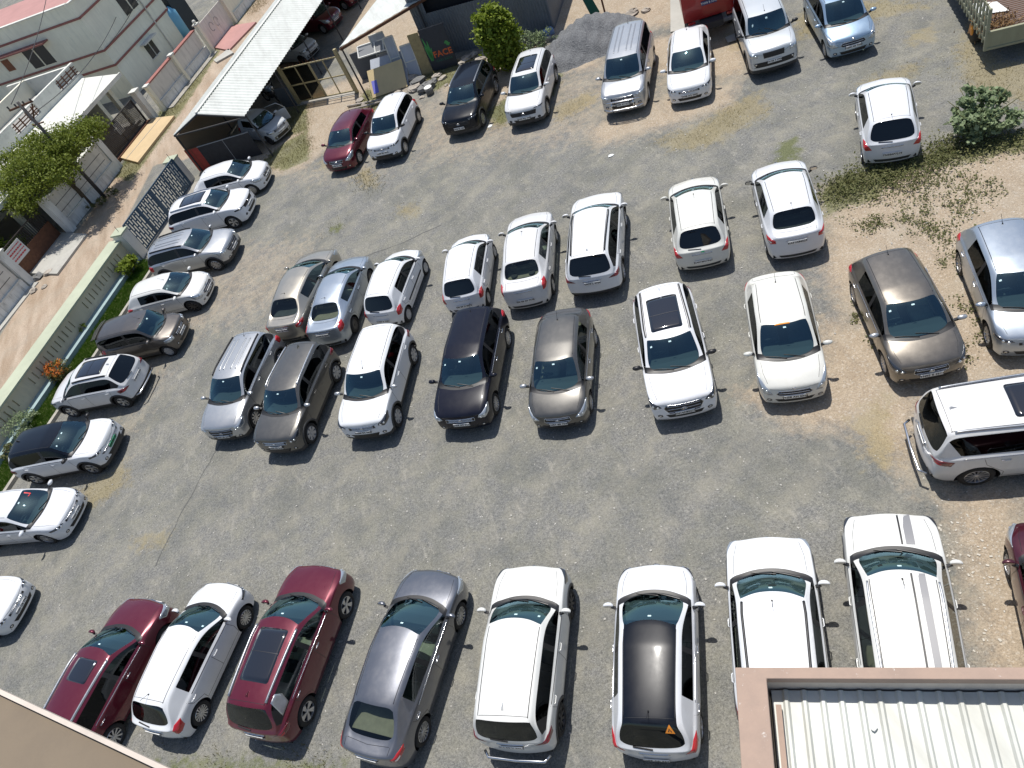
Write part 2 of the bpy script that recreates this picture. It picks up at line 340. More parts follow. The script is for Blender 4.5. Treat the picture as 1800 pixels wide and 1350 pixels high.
    for i in range(ns-1):
        for j in range(16):
            F.append((vid(i, j), vid(i+1, j), vid(i+1, j+1), vid(i, j+1)))
            left = j < 8; jj = j if left else 15-j; c = 0
            if i == 3 and jj >= 5: c = 1
            elif i in (4, 5) and jj >= 6: c = 2
            elif jj == 4 and i == 3: c = 1
            elif jj == 4 and i in (4, 5, 6): c = 4 if left else 7
            elif jj == 4 and i == 7: c = 1
            elif jj == 4 and i == 8: c = 5 if left else 8
            elif jj == 4 and i == 9: c = (6 if left else 9) if third == 'g' else 0
            elif i == 10 and jj >= 6: c = 3
            elif jj == 4 and i == 10 and kind == 'suv': c = 1
            elif jj >= 6 and 6 <= i <= 9: c = 10
            elif jj == 5 and 4 <= i <= 9: c = 12
            elif jj == 0 and boxy: c = 11
            code.append(c)
    def cap(i, front):
        g = {}
        ring = st[i]
        for r in range(4):
            for c in range(3, 14):
                if r == 3: g[r, c] = vid(i, c)
                elif c == 3: g[r, c] = vid(i, r)
                elif c == 13: g[r, c] = vid(i, 16-r)
                else:
                    cc = c if c <= 8 else 16-c; sy = 1 if c <= 8 else -1
                    y = ring[cc][1]; u = abs(y)/(hw*(t-.02))
                    if front:
                        x = xf-.12*u**2.6-(.05, .0, .015)[r]; z = (z0+.02, .42, .64+.02*(1-u))[r]
                        if r == 2: z = min(z, zh-.12)
                    else:
                        x = xr+.13*u**2.4+(.07, .0, .045)[r]; z = (z0+.04, .42, .72)[r]
                        if kind == 'sedan' and r == 2: x = xr+.05+.12*u**2.4
                    g[r, c] = len(V); V.append((x, y*sy, z))
        for r in range(3):
            for c in range(3, 13):
                q = (g[r, c], g[r+1, c], g[r+1, c+1], g[r, c+1])
                F.append(q if front else q[::-1]); code.append(11 if (r == 0 and boxy) else 0)
    cap(0, True); cap(ns-1, False)
    me = bpy.data.meshes.new('cage'); me.from_pydata(V, [], F)
    cr = {}
    def crease(i0, j0, i1, j1, w):
        for jj0, jj1 in ((j0, j1), (16-j0, 16-j1)): cr[tuple(sorted((vid(i0, jj0), vid(i1, jj1))))] = w
    for i in range(3, 11):
        crease(i, 4, i+1, 4, .75)
        crease(i, 5, i+1, 5, .75 if boxy else .5)
        if i in (6, 7, 8, 9): crease(i, 6, i+1, 6, .35 if boxy else .15)
        if i in (4, 5, 10): crease(i, 6, i+1, 6, .5)
    for i in range(0, 12): crease(i, 3, i+1, 3, .45 if boxy else .3)
    for i in range(0, 3): crease(i, 5, i+1, 5, .3)
    for j in (6, 7):
        crease(3, j, 3, j+1, .8); crease(4, j, 4, j+1, .5); crease(6, j, 6, j+1, .45); crease(10, j, 10, j+1, .75 if boxy else .5); crease(11, j, 11, j+1, .6)
    for j in (3, 4, 5, 6, 7): crease(0, j, 0, j+1, .35); crease(12, j, 12, j+1, .5)
    for i in (7, 8, 9): crease(i, 4, i, 5, .6)
    at_ = me.attributes.new('crease_edge', 'FLOAT', 'EDGE')
    for e_ in me.edges:
        w = cr.get(tuple(sorted(e_.vertices)))
        if w: at_.data[e_.index].value = w
    for k in range(16): me.materials.append(None)
    for p, c in zip(me.polygons, code): p.material_index = c
    ob = bpy.data.objects.new('cage', me); COL.objects.link(ob)
    sm = ob.modifiers.new('s', 'SUBSURF'); sm.levels = level; sm.render_levels = level
    dg = bpy.context.evaluated_depsgraph_get(); ev = ob.evaluated_get(dg); em = ev.to_mesh()
    nv = len(em.vertices); co = np.empty(nv*3, np.float32); em.vertices.foreach_get('co', co); co = co.reshape(-1, 3).astype(float)
    nf = len(em.polygons); lv = np.empty(nf*4, np.int32); em.loops.foreach_get('vertex_index', lv); q = lv.reshape(-1, 4)
    mi = np.empty(nf, np.int32); em.polygons.foreach_get('material_index', mi)
    ev.to_mesh_clear(); bpy.data.objects.remove(ob); bpy.data.meshes.remove(me)
    bvh = BVHTree.FromPolygons(co.tolist(), q.tolist())
    # wheel arches
    Ra = wr+.065; V2 = co.copy(); keep = np.ones(nf, bool); fc = co[q].mean(1); arcs = []
    for wx in (wb/2, -wb/2):
        for sy in (1, -1):
            inn = (np.abs(fc[:, 1]) > hw*.62) & (fc[:, 1]*sy > 0) & (np.hypot(fc[:, 0]-wx, fc[:, 2]-wr) < Ra) & (fc[:, 2] < wr+Ra)
            ins = np.zeros(nv, bool); ins[q[inn].ravel()] = True
            keep &= ~inn
            rem = np.zeros(nv, bool); rem[q[keep & ~inn].ravel()] = True
            bd = np.where(ins & rem)[0]
            dx = co[bd, 0]-wx; dzv = co[bd, 2]-wr; rr = np.hypot(dx, dzv)+1e-6
            V2[bd, 0] = wx+dx/rr*Ra; V2[bd, 2] = wr+dzv/rr*Ra
            # keep the sheet on the body side after the move
            ang = np.arctan2(dzv, dx); o = np.argsort(ang); arcs.append((wx, sy, V2[bd[o]].copy(), ang[o]))
    _shell[(ty, level)] = (V2, q, mi, keep, bvh, arcs, Ra)
    return _shell[(ty, level)]
def submesh(V, q, sel, name, mat, parent, smooth=True, off=0):
    f = q[sel]; u, inv = np.unique(f.ravel(), return_inverse=True)
    return mesh_np(name, V[u], inv.reshape(-1, 4), mat, parent, smooth)
def resample(P, closed, step):
    out = []; n = len(P)
    for i in range(n if closed else n-1):
        a, b = Vector(P[i]), Vector(P[(i+1) % n]); k = max(1, int(math.ceil((b-a).length/step)))
        out += [a.lerp(b, t/k) for t in range(k)]
    if not closed: out.append(Vector(P[-1]))
    return out
def cast(bvh, p, d, reach=.7):
    h = bvh.ray_cast(p+d*reach, -d, 4.0 if d.z > .9 else reach*2)
    if h[0] is None or (d.z < .9 and (h[0]-p).length > .30):
        if d.z > .9: return p
        q = bvh.find_nearest(p); return q[0] if q[0] is not None else p
    return h[0]
def decal(mb, bvh, P, d, off=.006, bulge=.0, mirror=False, step=.05, mi=0, edge=True):
    d = Vector(d).normalized(); P = resample(P, True, step); n = len(P); c = sum(P, Vector())/n
    nrm = Vector()
    for i in range(n): nrm += (P[i]-c).cross(P[(i+1) % n]-c)
    flip = nrm.dot(d) < 0
    rings = [(1, -.006), (.999, off)] if edge else [(1, off)]
    rings += [(.8, off+bulge*.45), (.5, off+bulge*.85), (.2, off+bulge)]
    V = []
    for t, o in rings:
        for p in P: V.append(cast(bvh, c+(p-c)*t, d)+d*o)
    V.append(cast(bvh, c, d)+d*(off+bulge)); m = len(rings)
    F = [(k*n+i, k*n+(i+1) % n, (k+1)*n+(i+1) % n, (k+1)*n+i) for k in range(m-1) for i in range(n)]
    F += [((m-1)*n+i, (m-1)*n+(i+1) % n, m*n) for i in range(n)]
    for sgn in ((1, -1) if mirror else (1,)):
        Vv = [(v.x, v.y*sgn, v.z) for v in V]; fl = flip != (sgn < 0)
        mb.add(Vv, [f[::-1] if fl else f for f in F], mi)
    return mb
def ribbon(mb, bvh, P, d, w=.012, h=.003, closed=False, mirror=False, step=.06, mi=0, sink=.004):
    d = Vector(d).normalized(); P = resample(P, closed, step)
    Q = [cast(bvh, p, d) for p in P]; n = len(Q); V = []
    for i, p in enumerate(Q):
        a = Q[i-1] if (i or closed) else p; b = Q[(i+1) % n] if (i < n-1 or closed) else p
        t = (b-a).normalized(); s = t.cross(d)
        s = s.normalized() if s.length > 1e-4 else Vector((0, 1, 0))
        V += [p-s*w/2-d*sink, p-s*w/2+d*h, p+s*w/2+d*h, p+s*w/2-d*sink]
    F = []
    for i in range(n if closed else n-1):
        a, b = i*4, ((i+1) % n)*4
        F += [(a+k, a+(k+1) % 4, b+(k+1) % 4, b+k) for k in (0, 1, 2)]
    if not closed: F += [(3, 2, 1, 0), (n*4-4, n*4-3, n*4-2, n*4-1)]
    for sgn in ((1, -1) if mirror else (1,)):
        mb.add([(v.x, v.y*sgn, v.z) for v in V], F if sgn > 0 else [f[::-1] for f in F], mi)
    return mb
# wheels --------------------------------------------------------
_wheel = {}
def wheel_meshes(r, style):
    k = (r, style)
    if k in _wheel: return _wheel[k]
    # axis along y, outer face at +y = 0
    w = .20; rr = r*.67
    prof = [(-w, rr*.97), (-w*.98, r*.86), (-w*.86, r*.985), (-w*.5, r), (-.035, r*.985), (-.008, r*.9), (0.002, r*.80), (-.004, rr+.008), (-.02, rr)]
    n = 28; V = []; F = []
    for y, rad in prof:
        for i in range(n):
            a = 2*math.pi*i/n; V.append((rad*math.cos(a), y, rad*math.sin(a)))
    for k_ in range(len(prof)-1):
        for i in range(n): F.append((k_*n+i, k_*n+(i+1) % n, (k_+1)*n+(i+1) % n, (k_+1)*n+i))
    t = mesh_np('wheel', V, F, M['rubber'], None, True); tm = t.data; bpy.data.objects.remove(t)
    mb = MB()
    def ring(y0, r0, y1, r1, mi):
        V = []; 
        for y, rad in ((y0, r0), (y1, r1)):
            for i in range(n):
                a = 2*math.pi*i/n; V.append((rad*math.cos(a), y, rad*math.sin(a)))
        mb.add(V, [(i, (i+1) % n, n+(i+1) % n, n+i) for i in range(n)], mi)
    ring(-.018, rr, -.008, rr*.93, 0); ring(-.008, rr*.93, -.07, rr*.87, 0)
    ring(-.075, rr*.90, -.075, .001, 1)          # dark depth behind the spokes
    ns, ww, dbl = {'five': (5, .085, 1), 'ten': (10, .035, 0), 'multi': (14, .024, 0), 'cover': (7, .10, 0), 'dark': (8, .05, 0), 'turbine': (5, .07, 2), 'steel': (12, .06, 0)}[style]
    for s in range(ns):
        for off, wd in (((-.07, .4), (.07, .4)) if dbl == 1 else (((0, 1), (.32, .35)) if dbl == 2 else ((0, 1),))):
            a = 2*math.pi*s/ns+.3; b = a+off
            ca, sa = math.cos(a), math.sin(a); cb, sb = math.cos(b), math.sin(b)
            hw_, ho = ww*.32*wd+.006, ww*.5*wd+.006
            i0 = Vector((ca*rr*.16, -.03, sa*rr*.16)); o0 = Vector((cb*rr*.93, -.012, sb*rr*.93))
            ti = Vector((-sa, 0, ca)); to = Vector((-sb, 0, cb))
            V = [i0-ti*hw_, i0+ti*hw_, o0+to*ho, o0-to*ho]; V += [v+Vector((0, -.045, 0)) for v in V]
            mb.add(V, [(0, 1, 2, 3), (0, 4, 5, 1), (2, 6, 7, 3), (1, 5, 6, 2), (3, 7, 4, 0)], 0)
    ring(-.02, rr*.22, -.012, .001, 0); ring(-.05, rr*.22, -.02, rr*.22, 0)
    mt = {'cover': M['cover'], 'dark': M['alloy_dark'], 'steel': M['alloy_dark']}.get(style, M['alloy'])
    o = mb.build('rim', [mt, M['dark']]); rm = o.data; bpy.data.objects.remove(o)
    _wheel[k] = (tm, rm); return _wheel[k]
_txt = {}
def text_mesh(s, size, mat, bold=0.0):
    k = (s, size, mat.name, bold)
    if k in _txt: return _txt[k]
    cu = bpy.data.curves.new('lettering', 'FONT'); cu.body = s; cu.size = size; cu.align_x = 'CENTER'; cu.align_y = 'CENTER'; cu.resolution_u = 2
    cu.offset = bold; cu.extrude = .0015; cu.space_character = 1.08
    ob = bpy.data.objects.new('lettering', cu); COL.objects.link(ob)
    me = bpy.data.meshes.new_from_object(ob.evaluated_get(bpy.context.evaluated_depsgraph_get()))
    bpy.data.objects.remove(ob); me.materials.clear(); me.materials.append(mat); _txt[k] = me; return me
_seat = {}
def soft_box(name, c, d, mat, parent, lean=0.0, level=2):
    """cushion: subdivided, slightly rounded box leaned about y"""
    k = (tuple(d), mat.name, round(lean, 2), level, name)
    if k not in _seat:
        mb = MB(); mb.box((0, 0, 0), d); o = mb.build(name, mat, None, True)
        for e_ in range(1): pass
        a = o.data.attributes.new('crease_edge', 'FLOAT', 'EDGE')
        for e_ in o.data.edges: a.data[e_.index].value = .55
        sm = o.modifiers.new('s', 'SUBSURF'); sm.levels = level
        me = bpy.data.meshes.new_from_object(o.evaluated_get(bpy.context.evaluated_depsgraph_get()))
        bpy.data.objects.remove(o)
        rot = Matrix.Rotation(lean, 4, 'Y'); me.transform(rot); me.polygons.foreach_set('use_smooth', [True]*len(me.polygons)); _seat[k] = me
    o = link(bpy.data.objects.new(name, _seat[k]), parent); o.location = c; return o
def inst(name, me, parent, loc=(0, 0, 0), rot=(0, 0, 0)):
    o = link(bpy.data.objects.new(name, me), parent); o.location = loc; o.rotation_euler = rot; return o

def car(ty, x, y, th, col, label, roof=None, front='swift', rear='hatch', wheel='cover', rails=None, sunroof=None, plate='TN58 AB 4471', cladding=False,
        mirror=None, handle=None, glassy=False, interior='grey_int', antenna='rod', badge='oval', level=3, extras=(), group='cars parked on the gravel lot', cat='car', shadow_dark=False, guard=False, spoiler=False, plate_mat='plate', drop_detail=False, pillar=None, headlamp=None):
    L, W, H, wb, xw, xc, zc, zh, xq, xt, xg, zg, zd, yg, wr, kind = TY[ty]
    xf, xr, hw = L/2, -L/2, W/2
    V, q, mi, keep, bvh, arcs, Ra = shell(ty, level)
    P = COLS[col]; root = empty('parked_car', (x, y, 0), th, label, cat, group)
    mir = COLS.get(mirror) or (M['black'] if mirror == 'blk' else M['chrome'] if mirror == 'chrome' else P)
    codes = {0}
    rf = COLS[roof] if roof else None
    body_codes = [0] if rf else [0, 10, 12]
    if pillar: body_codes = [c for c in body_codes if c != 12]
    bs = np.isin(mi, body_codes) & keep
    extra = not cladding
    if extra: bs |= (mi == 11) & keep
    body = submesh(V, q, bs, 'body', P, root)
    if rf: submesh(V, q, np.isin(mi, [10] if roof == 'black' and ty == 'i20' else [10, 12]) & keep, 'roof', rf, root)
    if rf and roof == 'black' and ty == 'i20': submesh(V, q, (mi == 12) & keep, 'roof_edge', P, root)
    if pillar and not rf: submesh(V, q, (mi == 12) & keep, 'roof_edge', COLS[pillar], root)
    if cladding: submesh(V, q, (mi == 11) & keep, 'sill_cladding', M['plastic'], root)
    fy = V[q].mean(1); fx_ = fy[:, 0]
    submesh(V, q, (mi == 1) & (np.abs(fy[:, 1]) < TY[ty][1]/2*.86) & (fx_ > .4), 'cowl_trim', M['black'], root)
    for sg_ in (1, -1):
        for a_, b_ in ((-9, xr*.5), (xr*.5, .4), (.4, 9)):
            se_ = (mi == 1) & (fy[:, 1]*sg_ > 0) & (fx_ > a_) & (fx_ <= b_) & ~((np.abs(fy[:, 1]) < TY[ty][1]/2*.86) & (fx_ > .4))
            if se_.any(): submesh(V, q, se_, 'pillar_trim', M['black'], root)
    submesh(V, q, mi == 2, 'windscreen', M['ws'], root)
    submesh(V, q, mi == 3, 'rear_window', M['rear_clear'] if glassy else M['rear'], root)
    sg = M['side_clear'] if glassy else M['side']
    for c in (4, 5, 6, 7, 8, 9):
        if (mi == c).any(): submesh(V, q, mi == c, 'side_window', sg, root)
    # wheel wells and wheels
    mb = MB()
    for wx, sy, arc, ang in arcs:
        n = len(arc)
        if n < 4: continue
        Vw = [tuple(p) for p in arc]+[(p[0], sy*(hw-.36), p[2]) for p in arc]
        Fw = [(i, i+1, n+i+1, n+i) for i in range(n-1)]
        if sy < 0: Fw = [f[::-1] for f in Fw]
        mb.add(Vw, Fw); c0 = len(mb.v); mb.add([(wx, sy*(hw-.36), wr)]+Vw[n:], [(0, i+1, i+2) for i in range(n-1)])
    mb.box(((0), 0, .30), (wb-2*Ra+.02, W*.9, .16)); mb.box((0, 0, .33), (L*.86, W*.52, .2))
    for sx_ in (1, -1):
        a_, b_ = wb/2+Ra+.01, L/2-.13; mb.box((sx_*(a_+b_)/2, 0, .34), (b_-a_, W*.80, .10))  # underside boxes added to stop sunlight leaking through the open shell
    mb.build('underbody', M['dark'], root)
    tm, rm = wheel_meshes(wr, wheel)
    for wx in (wb/2, -wb/2):
        for sy in (1, -1):
            w_ = inst('wheel', tm, root, (wx, sy*(hw-.025), wr), (0, 0, 0 if sy > 0 else math.pi)); inst('rim', rm, w_)
    if cladding:
        for wx, sy, arc, ang in arcs:
            if sy < 0: continue
            mb = MB(); pts = [(wx+(Ra+.03)*math.cos(a), hw, wr+(Ra+.03)*math.sin(a)) for a in np.linspace(-.25, math.pi+.25, 22)]
            ribbon(mb, bvh, pts, (0, 1, 0), .07, .012, mirror=True); sides(mb, 'arch_cladding', M['plastic'], root, True)
    # front ------------------------------------------------------
    lm, dk = MB(), MB(); ch = MB(); core, core2 = MB(), MB()
    def FP(s, z): return (xf-.05-.40*s*s, hw*min(.94, .36+.60*s), zh+z)
    def FC(u, z): return (xf, hw*u, zh+z)
    hl = {'swift': [(.34, -.22), (.60, -.26), (.92, -.18), (1.12, .0), (1.30, .11), (1.1, .10), (.80, .045), (.52, -.05)],
          'sedan': [(.34, -.17), (.62, -.23), (.95, -.17), (1.2, .0), (1.12, .055), (.80, .0), (.5, -.08)],
          'slim': [(.30, -.10), (.62, -.14), (.98, -.10), (1.0, -.03), (.7, -.04), (.4, -.06)],
          'suv': [(.40, -.15), (.66, -.23), (.96, -.18), (1.12, -.01), (1.05, .03), (.78, -.01), (.5, -.06)],
          'square': [(.42, -.20), (.78, -.20), (.98, -.17), (.98, -.04), (.78, -.035), (.42, -.045)],
          'split': [(.30, -.055), (.9, -.085), (1.0, -.06), (.9, -.03), (.4, -.02)]}
    st = {'swift': 'swift', 'sedan': 'sedan', 'city': 'sedan', 'slim': 'slim', 'hexa': 'suv', 'brezza': 'suv', 'box': 'square', 'old': 'square', 'bars': 'slim', 'creta24': 'split', 'ev': 'slim', 'crysta': 'slim', 'seltos': 'slim', 'scorpio': 'square'}[front]
    dlamp = headlamp == 'dark' or (headlamp is None and front in ('slim', 'ev', 'creta24', 'seltos'))
    decal(lm, bvh, [FP(s, z) for s, z in hl[st]], (.82, .55, .25), .004, .02, True, .035)
    cs = {'swift': (.74, -.10), 'sedan': (.68, -.13), 'slim': (.65, -.095), 'suv': (.7, -.125), 'square': (.68, -.12), 'split': (.6, -.055)}[st]
    for k in (0, .17):
        c_ = FP(cs[0]-k, cs[1]-.02*(k > 0)); rr_ = .035 if st != 'split' else .018
        decal(core if k == 0 else core2, bvh, [(c_[0]-.3*rr_*math.cos(a), c_[1]+rr_*math.cos(a), c_[2]+rr_*math.sin(a)) for a in np.linspace(0, 2*math.pi, 9)[:-1]], (.82, .55, .25), .026, .006, True, .05)
    lo = sides(lm, 'headlight', M['lens_dark'] if dlamp else M['lens'], root, True)
    for cm_ in (core, core2):
        for a_, b_ in zip(lo, sides(cm_, 'lamp', M['lampcore'], None, True)): b_.parent = a_
    G = {'swift': [(-.42, -.10), (.42, -.10), (.50, -.19), (.42, -.235), (-.42, -.235), (-.50, -.19)],
         'sedan': [(-.40, -.08), (.40, -.08), (.44, -.19), (.34, -.25), (-.34, -.25), (-.44, -.19)],
         'city': [(-.42, -.07), (.42, -.07), (.40, -.20), (-.40, -.20)],
         'slim': [(-.46, -.10), (.46, -.10), (.46, -.17), (-.46, -.17)],
         'hexa': [(-.50, -.075), (.50, -.075), (.56, -.17), (.43, -.36), (-.43, -.36), (-.56, -.17)],
         'brezza': [(-.50, -.10), (.50, -.10), (.50, -.21), (-.50, -.21)],
         'box': [(-.50, -.10), (.50, -.10), (.50, -.20), (-.50, -.20)], 'old': [(-.55, -.07), (.55, -.07), (.55, -.18), (-.55, -.18)],
         'bars': [(-.5, -.06), (.5, -.06), (.5, -.17), (-.5, -.17)],
         'creta24': [(-.66, -.09), (.66, -.09), (.60, -.26), (-.60, -.26)], 'seltos': [(-.54, -.07), (.54, -.07), (.5, -.2), (-.5, -.2)],
         'ev': [(-.7, -.20), (.7, -.20), (.6, -.27), (-.6, -.27)], 'crysta': [(-.5, -.08), (.5, -.08), (.52, -.3), (.3, -.38), (-.3, -.38), (-.52, -.3)],
         'scorpio': [(-.42, -.05), (.42, -.05), (.40, -.25), (-.40, -.25)]}[front]
    gp = [FC(u, z) for u, z in G]; decal(dk, bvh, gp, (1, 0, .1), .004, 0, False, .05)
    low = [(-.55, -.40), (.55, -.40), (.46, -.52), (-.46, -.52)] if front not in ('scorpio', 'old') else [(-.9, -.38), (.9, -.38), (.88, -.56), (-.88, -.56)]
    zl = max(0, .30-(zh-.52)); decal(dk, bvh, [FC(u, z+zl) for u, z in low], (1, 0, 0), .005, 0, False, .06)
    for s_ in (1,):
        fz = -.44+zl
        decal(dk, bvh, [(xf-.1, hw*(.70+.09*math.cos(a)), zh+fz+.055*math.sin(a)) for a in np.linspace(0, 2*math.pi, 9)[:-1]], (.85, .5, 0), .005, 0, True, .05)
        decal(ch, bvh, [(xf-.1, hw*(.70+.045*math.cos(a)), zh+fz+.032*math.sin(a)) for a in np.linspace(0, 2*math.pi, 9)[:-1]], (.85, .5, 0), .009, .004, True, .05)
    gr = dk.build('grille', M['black'], root, True)
    zmid = (min(z for _, z in G)+max(z for _, z in G))/2; um = max(u for u, _ in G)*.94
    nb = {'brezza': 3, 'creta24': 4, 'hexa': 3, 'box': 2, 'crysta': 4, 'scorpio': 0, 'bars': 3, 'swift': 1, 'seltos': 2}.get(front, 2)
    z_hi, z_lo = max(z for _, z in G), min(z for _, z in G)
    for k in range(nb):
        zz = z_lo+(z_hi-z_lo)*(k+.5)/nb
        ribbon(ch, bvh, [FC(-um*.9, zz), FC(um*.9, zz)], (1, 0, .1), .012 if front in ('hexa', 'creta24', 'seltos') else .018, .010)
    if front in ('sedan', 'hexa', 'brezza', 'city', 'crysta', 'seltos', 'swift'):
        ribbon(ch, bvh, [FC(u, z) for u, z in G], (1, 0, .1), .012, .010, True)
    ch.build('chrome_trim', M['chrome'] if front not in ('creta24', 'seltos') else M['alloy_dark'], gr, True)
    pz = zh-.30+zl*.6
    if front in ('slim', 'swift', 'sedan', 'city'): pz = zh-.29
    if front in ('hexa', 'creta24', 'crysta'): pz = zh-.36
    if front == 'scorpio': pz = zh-.40
    def numplate(px, pz, ang, tilt, txt, wide=.50):
        hit = bvh.ray_cast(Vector((px*2, 0, pz)), Vector((-1 if px > 0 else 1, 0, 0)), 9)[0]
        X = (hit.x if hit else px)+(.016 if px > 0 else -.016)
        b_ = MB(); b_.box((0, 0, 0), (.02, wide, .115)); o = b_.build('number_plate', M[plate_mat], root, bevel=.004); o.location = (X, 0, pz); o.rotation_euler = (0, tilt, 0)
        t = inst('lettering', text_mesh(txt, .088, M['ink'], .003), o, (.012 if px > 0 else -.012, 0, 0), (R(90), 0, R(90) if px > 0 else R(-90)))
    numplate(xf, pz, 0, 0, plate)
    if badge:
        bm_ = MB(); zbg = zh+(z_hi+z_lo)/2 if front not in ('swift', 'old') else zh-.03
        w_ = .075 if badge == 'oval' else .05
        c_ = Vector(cast(bvh, Vector((xf, 0, zbg)), Vector((1, 0, .1)).normalized()))+Vector((.016, 0, 0))
        pts = [c_+Vector((0, w_*math.cos(a), .042*math.sin(a))) for a in np.linspace(0, 2*math.pi, 17)]
        bm_.tube(pts, .008, 5, cap=False)
        if badge == 'oval': bm_.bar(c_+Vector((0, -.03, -.03)), c_+Vector((0, -.02, .03)), .012); bm_.bar(c_+Vector((0, .02, -.03)), c_+Vector((0, .03, .03)), .012); bm_.bar(c_+Vector((0, -.03, -.005)), c_+Vector((0, .03, .005)), .01)
        else: bm_.bar(c_+Vector((0, -.03, .025)), c_+Vector((0, .03, .0)), .014); bm_.bar(c_+Vector((0, -.03, .0)), c_+Vector((0, .03, -.025)), .014)
        bm_.build('badge', M['chrome'], root)
    if guard == 'front':
        g_ = MB()
        for s_ in (1, -1): g_.tube([(xf+.08, s_*.42, .40), (xf+.12, s_*.44, .62), (xf+.06, s_*.42, .84)], .028, 8)
        g_.tube([(xf+.02, -.78, .5), (xf+.12, -.5, .48), (xf+.14, 0, .48), (xf+.12, .5, .48), (xf+.02, .78, .5)], .032, 8)
        g_.tube([(xf+.02, -.74, .78), (xf+.10, -.45, .82), (xf+.12, 0, .82), (xf+.10, .45, .82), (xf+.02, .74, .78)], .025, 8)
        g_.build('bull_bar', M['chrome'], root, True)
    # rear -------------------------------------------------------
    tl, td = MB(), MB()
    def RP(s, z): return (xr+.05+.36*s*s, hw*(.40+.56*s), zd+z)
    RL = {'hatch': [(.46, -.18), (.70, -.22), (.98, -.14), (1.05, .03), (.86, .03), (.6, -.06)],
          'tall': [(.74, -.28), (.92, -.28), (1.02, -.22), (1.02, .06), (.88, .10), (.76, .0)],
          'sedan': [(.48, -.20), (.74, -.24), (1.0, -.18), (1.04, -.06), (.8, -.05), (.5, -.09)],
          'suv': [(.34, -.13), (.70, -.17), (1.0, -.17), (1.04, -.03), (.84, -.02), (.5, -.07)],
          'vert': [(.62, -.24), (.86, -.26), (1.0, -.20), (1.02, .02), (.8, .02), (.66, -.06)]}[rear]
    decal(tl, bvh, [RP(s, z) for s, z in RL], (-.80, .6, .2), .004, .018, True, .035)
    to = sides(tl, 'taillight', M['red_dark'] if rear == 'suv' else M['red'], root, True)
    tw = MB(); sc_ = sum(s for s, _ in RL)/len(RL); zc_ = sum(z for _, z in RL)/len(RL)
    decal(tw, bvh, [RP(sc_+(s-sc_)*.35, zc_-.02+(z-zc_)*.3) for s, z in RL], (-.8, .6, .2), .024, .002, True, .03); 
    for a_, b_ in zip(to, sides(tw, 'reflector', M['lampcore'] if rear in ('sedan', 'tall') else M['red'], None, True)): b_.parent = a_
    rb = MB()
    decal(rb, bvh, [(xr, u*hw, z) for u, z in [(-.55, .30), (.55, .30), (.62, .40), (-.62, .40)]], (-1, 0, 0), .005, 0, False, .07)
    rb.build('rear_bumper_trim', M['plastic'], root, True)
    cr_ = MB(); ribbon(cr_, bvh, [(xr, -.30, zd-.10), (xr, .30, zd-.10)], (-1, 0, .1), .03, .012)
    cr_.build('tailgate_trim', M['chrome'] if kind != 'mpv' else M['chrome'], root, True)
    rz = .56 if ty in ('alto', 'i20', 'i10', 'swift', 'figo') else (zd-.20)
    if ty == 'etios': rz = .60
    numplate(xr, rz, 0, 0, plate)
    if guard == 'rear':
        g_ = MB(); g_.tube([(xr+.03, -.72, .44), (xr-.10, -.62, .44), (xr-.12, 0, .44), (xr-.10, .62, .44), (xr+.03, .72, .44)], .03, 8); g_.build('rear_guard', M['chrome'], root, True)
    if spoiler:
        sp = MB(); yy = yg-.02; x0, x1, zt = xt+.10, xt-.20, H-.035
        sp.add([(x0, -yy, zt-.02), (x0, yy, zt-.02), (x1, yy*.96, zt-.09), (x1, -yy*.96, zt-.09), (x0, 0, zt+.02), (x1-.04, 0, zt-.06), (x1+.02, yy*.95, zt-.125), (x1+.02, -yy*.95, zt-.125), (x1-.01, 0, zt-.10)],
               [(0, 4, 5, 3), (4, 1, 2, 5), (5, 2, 6, 8), (3, 5, 8, 7)]); sp.build('spoiler', rf or P, root, True)
    # panel gaps --------------------------------------------------
    pg = MB(); yy = hw+.1
    fx = wb/2-wr-.10
    door = [(fx+.02, yy, .36), (fx+.06, yy, .62), (fx+.0, yy, zc-.03)]
    ribbon(pg, bvh, door, (0, 1, 0), .009, .0015, mirror=True)
    ribbon(pg, bvh, [(fx+.02, yy, .36), (-wb/2+Ra+.02, yy, .36)], (0, 1, 0), .009, .0015, mirror=True)
    xb = max(-.07, xw-.35) if kind != 'mpv' else .06
    ribbon(pg, bvh, [(xb-.02, yy, .36), (xb-.03, yy, zc-.02)], (0, 1, 0), .009, .0015, mirror=True)
    ribbon(pg, bvh, [(-wb/2+Ra+.02, yy, .36), (-wb/2+Ra+.03, yy, .55), (-wb/2+.12, yy, wr+Ra+.06), (-wb/2+.05, yy, zc-.02)], (0, 1, 0), .009, .0015, mirror=True)
    ribbon(pg, bvh, [(xc-.12, hw*.80, 2), (xm2 := (xf-.30+xc)/2, hw*.78, 2), (xf-.24, hw*.70, 2)], (0, 0, 1), .008, .0015, mirror=True)
    ribbon(pg, bvh, [(xf-.12, -hw*.66, 2), (xf-.06, -hw*.3, 2), (xf-.045, 0, 2), (xf-.06, hw*.3, 2), (xf-.12, hw*.66, 2)], (0, 0, 1), .008, .0015)
    if kind == 'sedan': ribbon(pg, bvh, [(xg-.08, -hw*.62, 2), (xg-.13, 0, 2), (xg-.08, hw*.62, 2)], (0, 0, 1), .01, .0015); ribbon(pg, bvh, [(xg-.08, hw*.66, 2), (xr+.2, hw*.64, 2)], (0, 0, 1), .01, .0015, mirror=True)
    else: ribbon(pg, bvh, [(xt+.12, -yg*.9, 2.4), (xt+.10, yg*.9, 2.4)], (0, 0, 1), .01, .0015)
    # roof ditches
    ribbon(pg, bvh, [(xw-.05, yg-.03, 2.4), (xb, yg-.03, 2.4), (xt+.10, yg-.07, 2.4)], (0, 0, 1), .020, .0015, mirror=True)
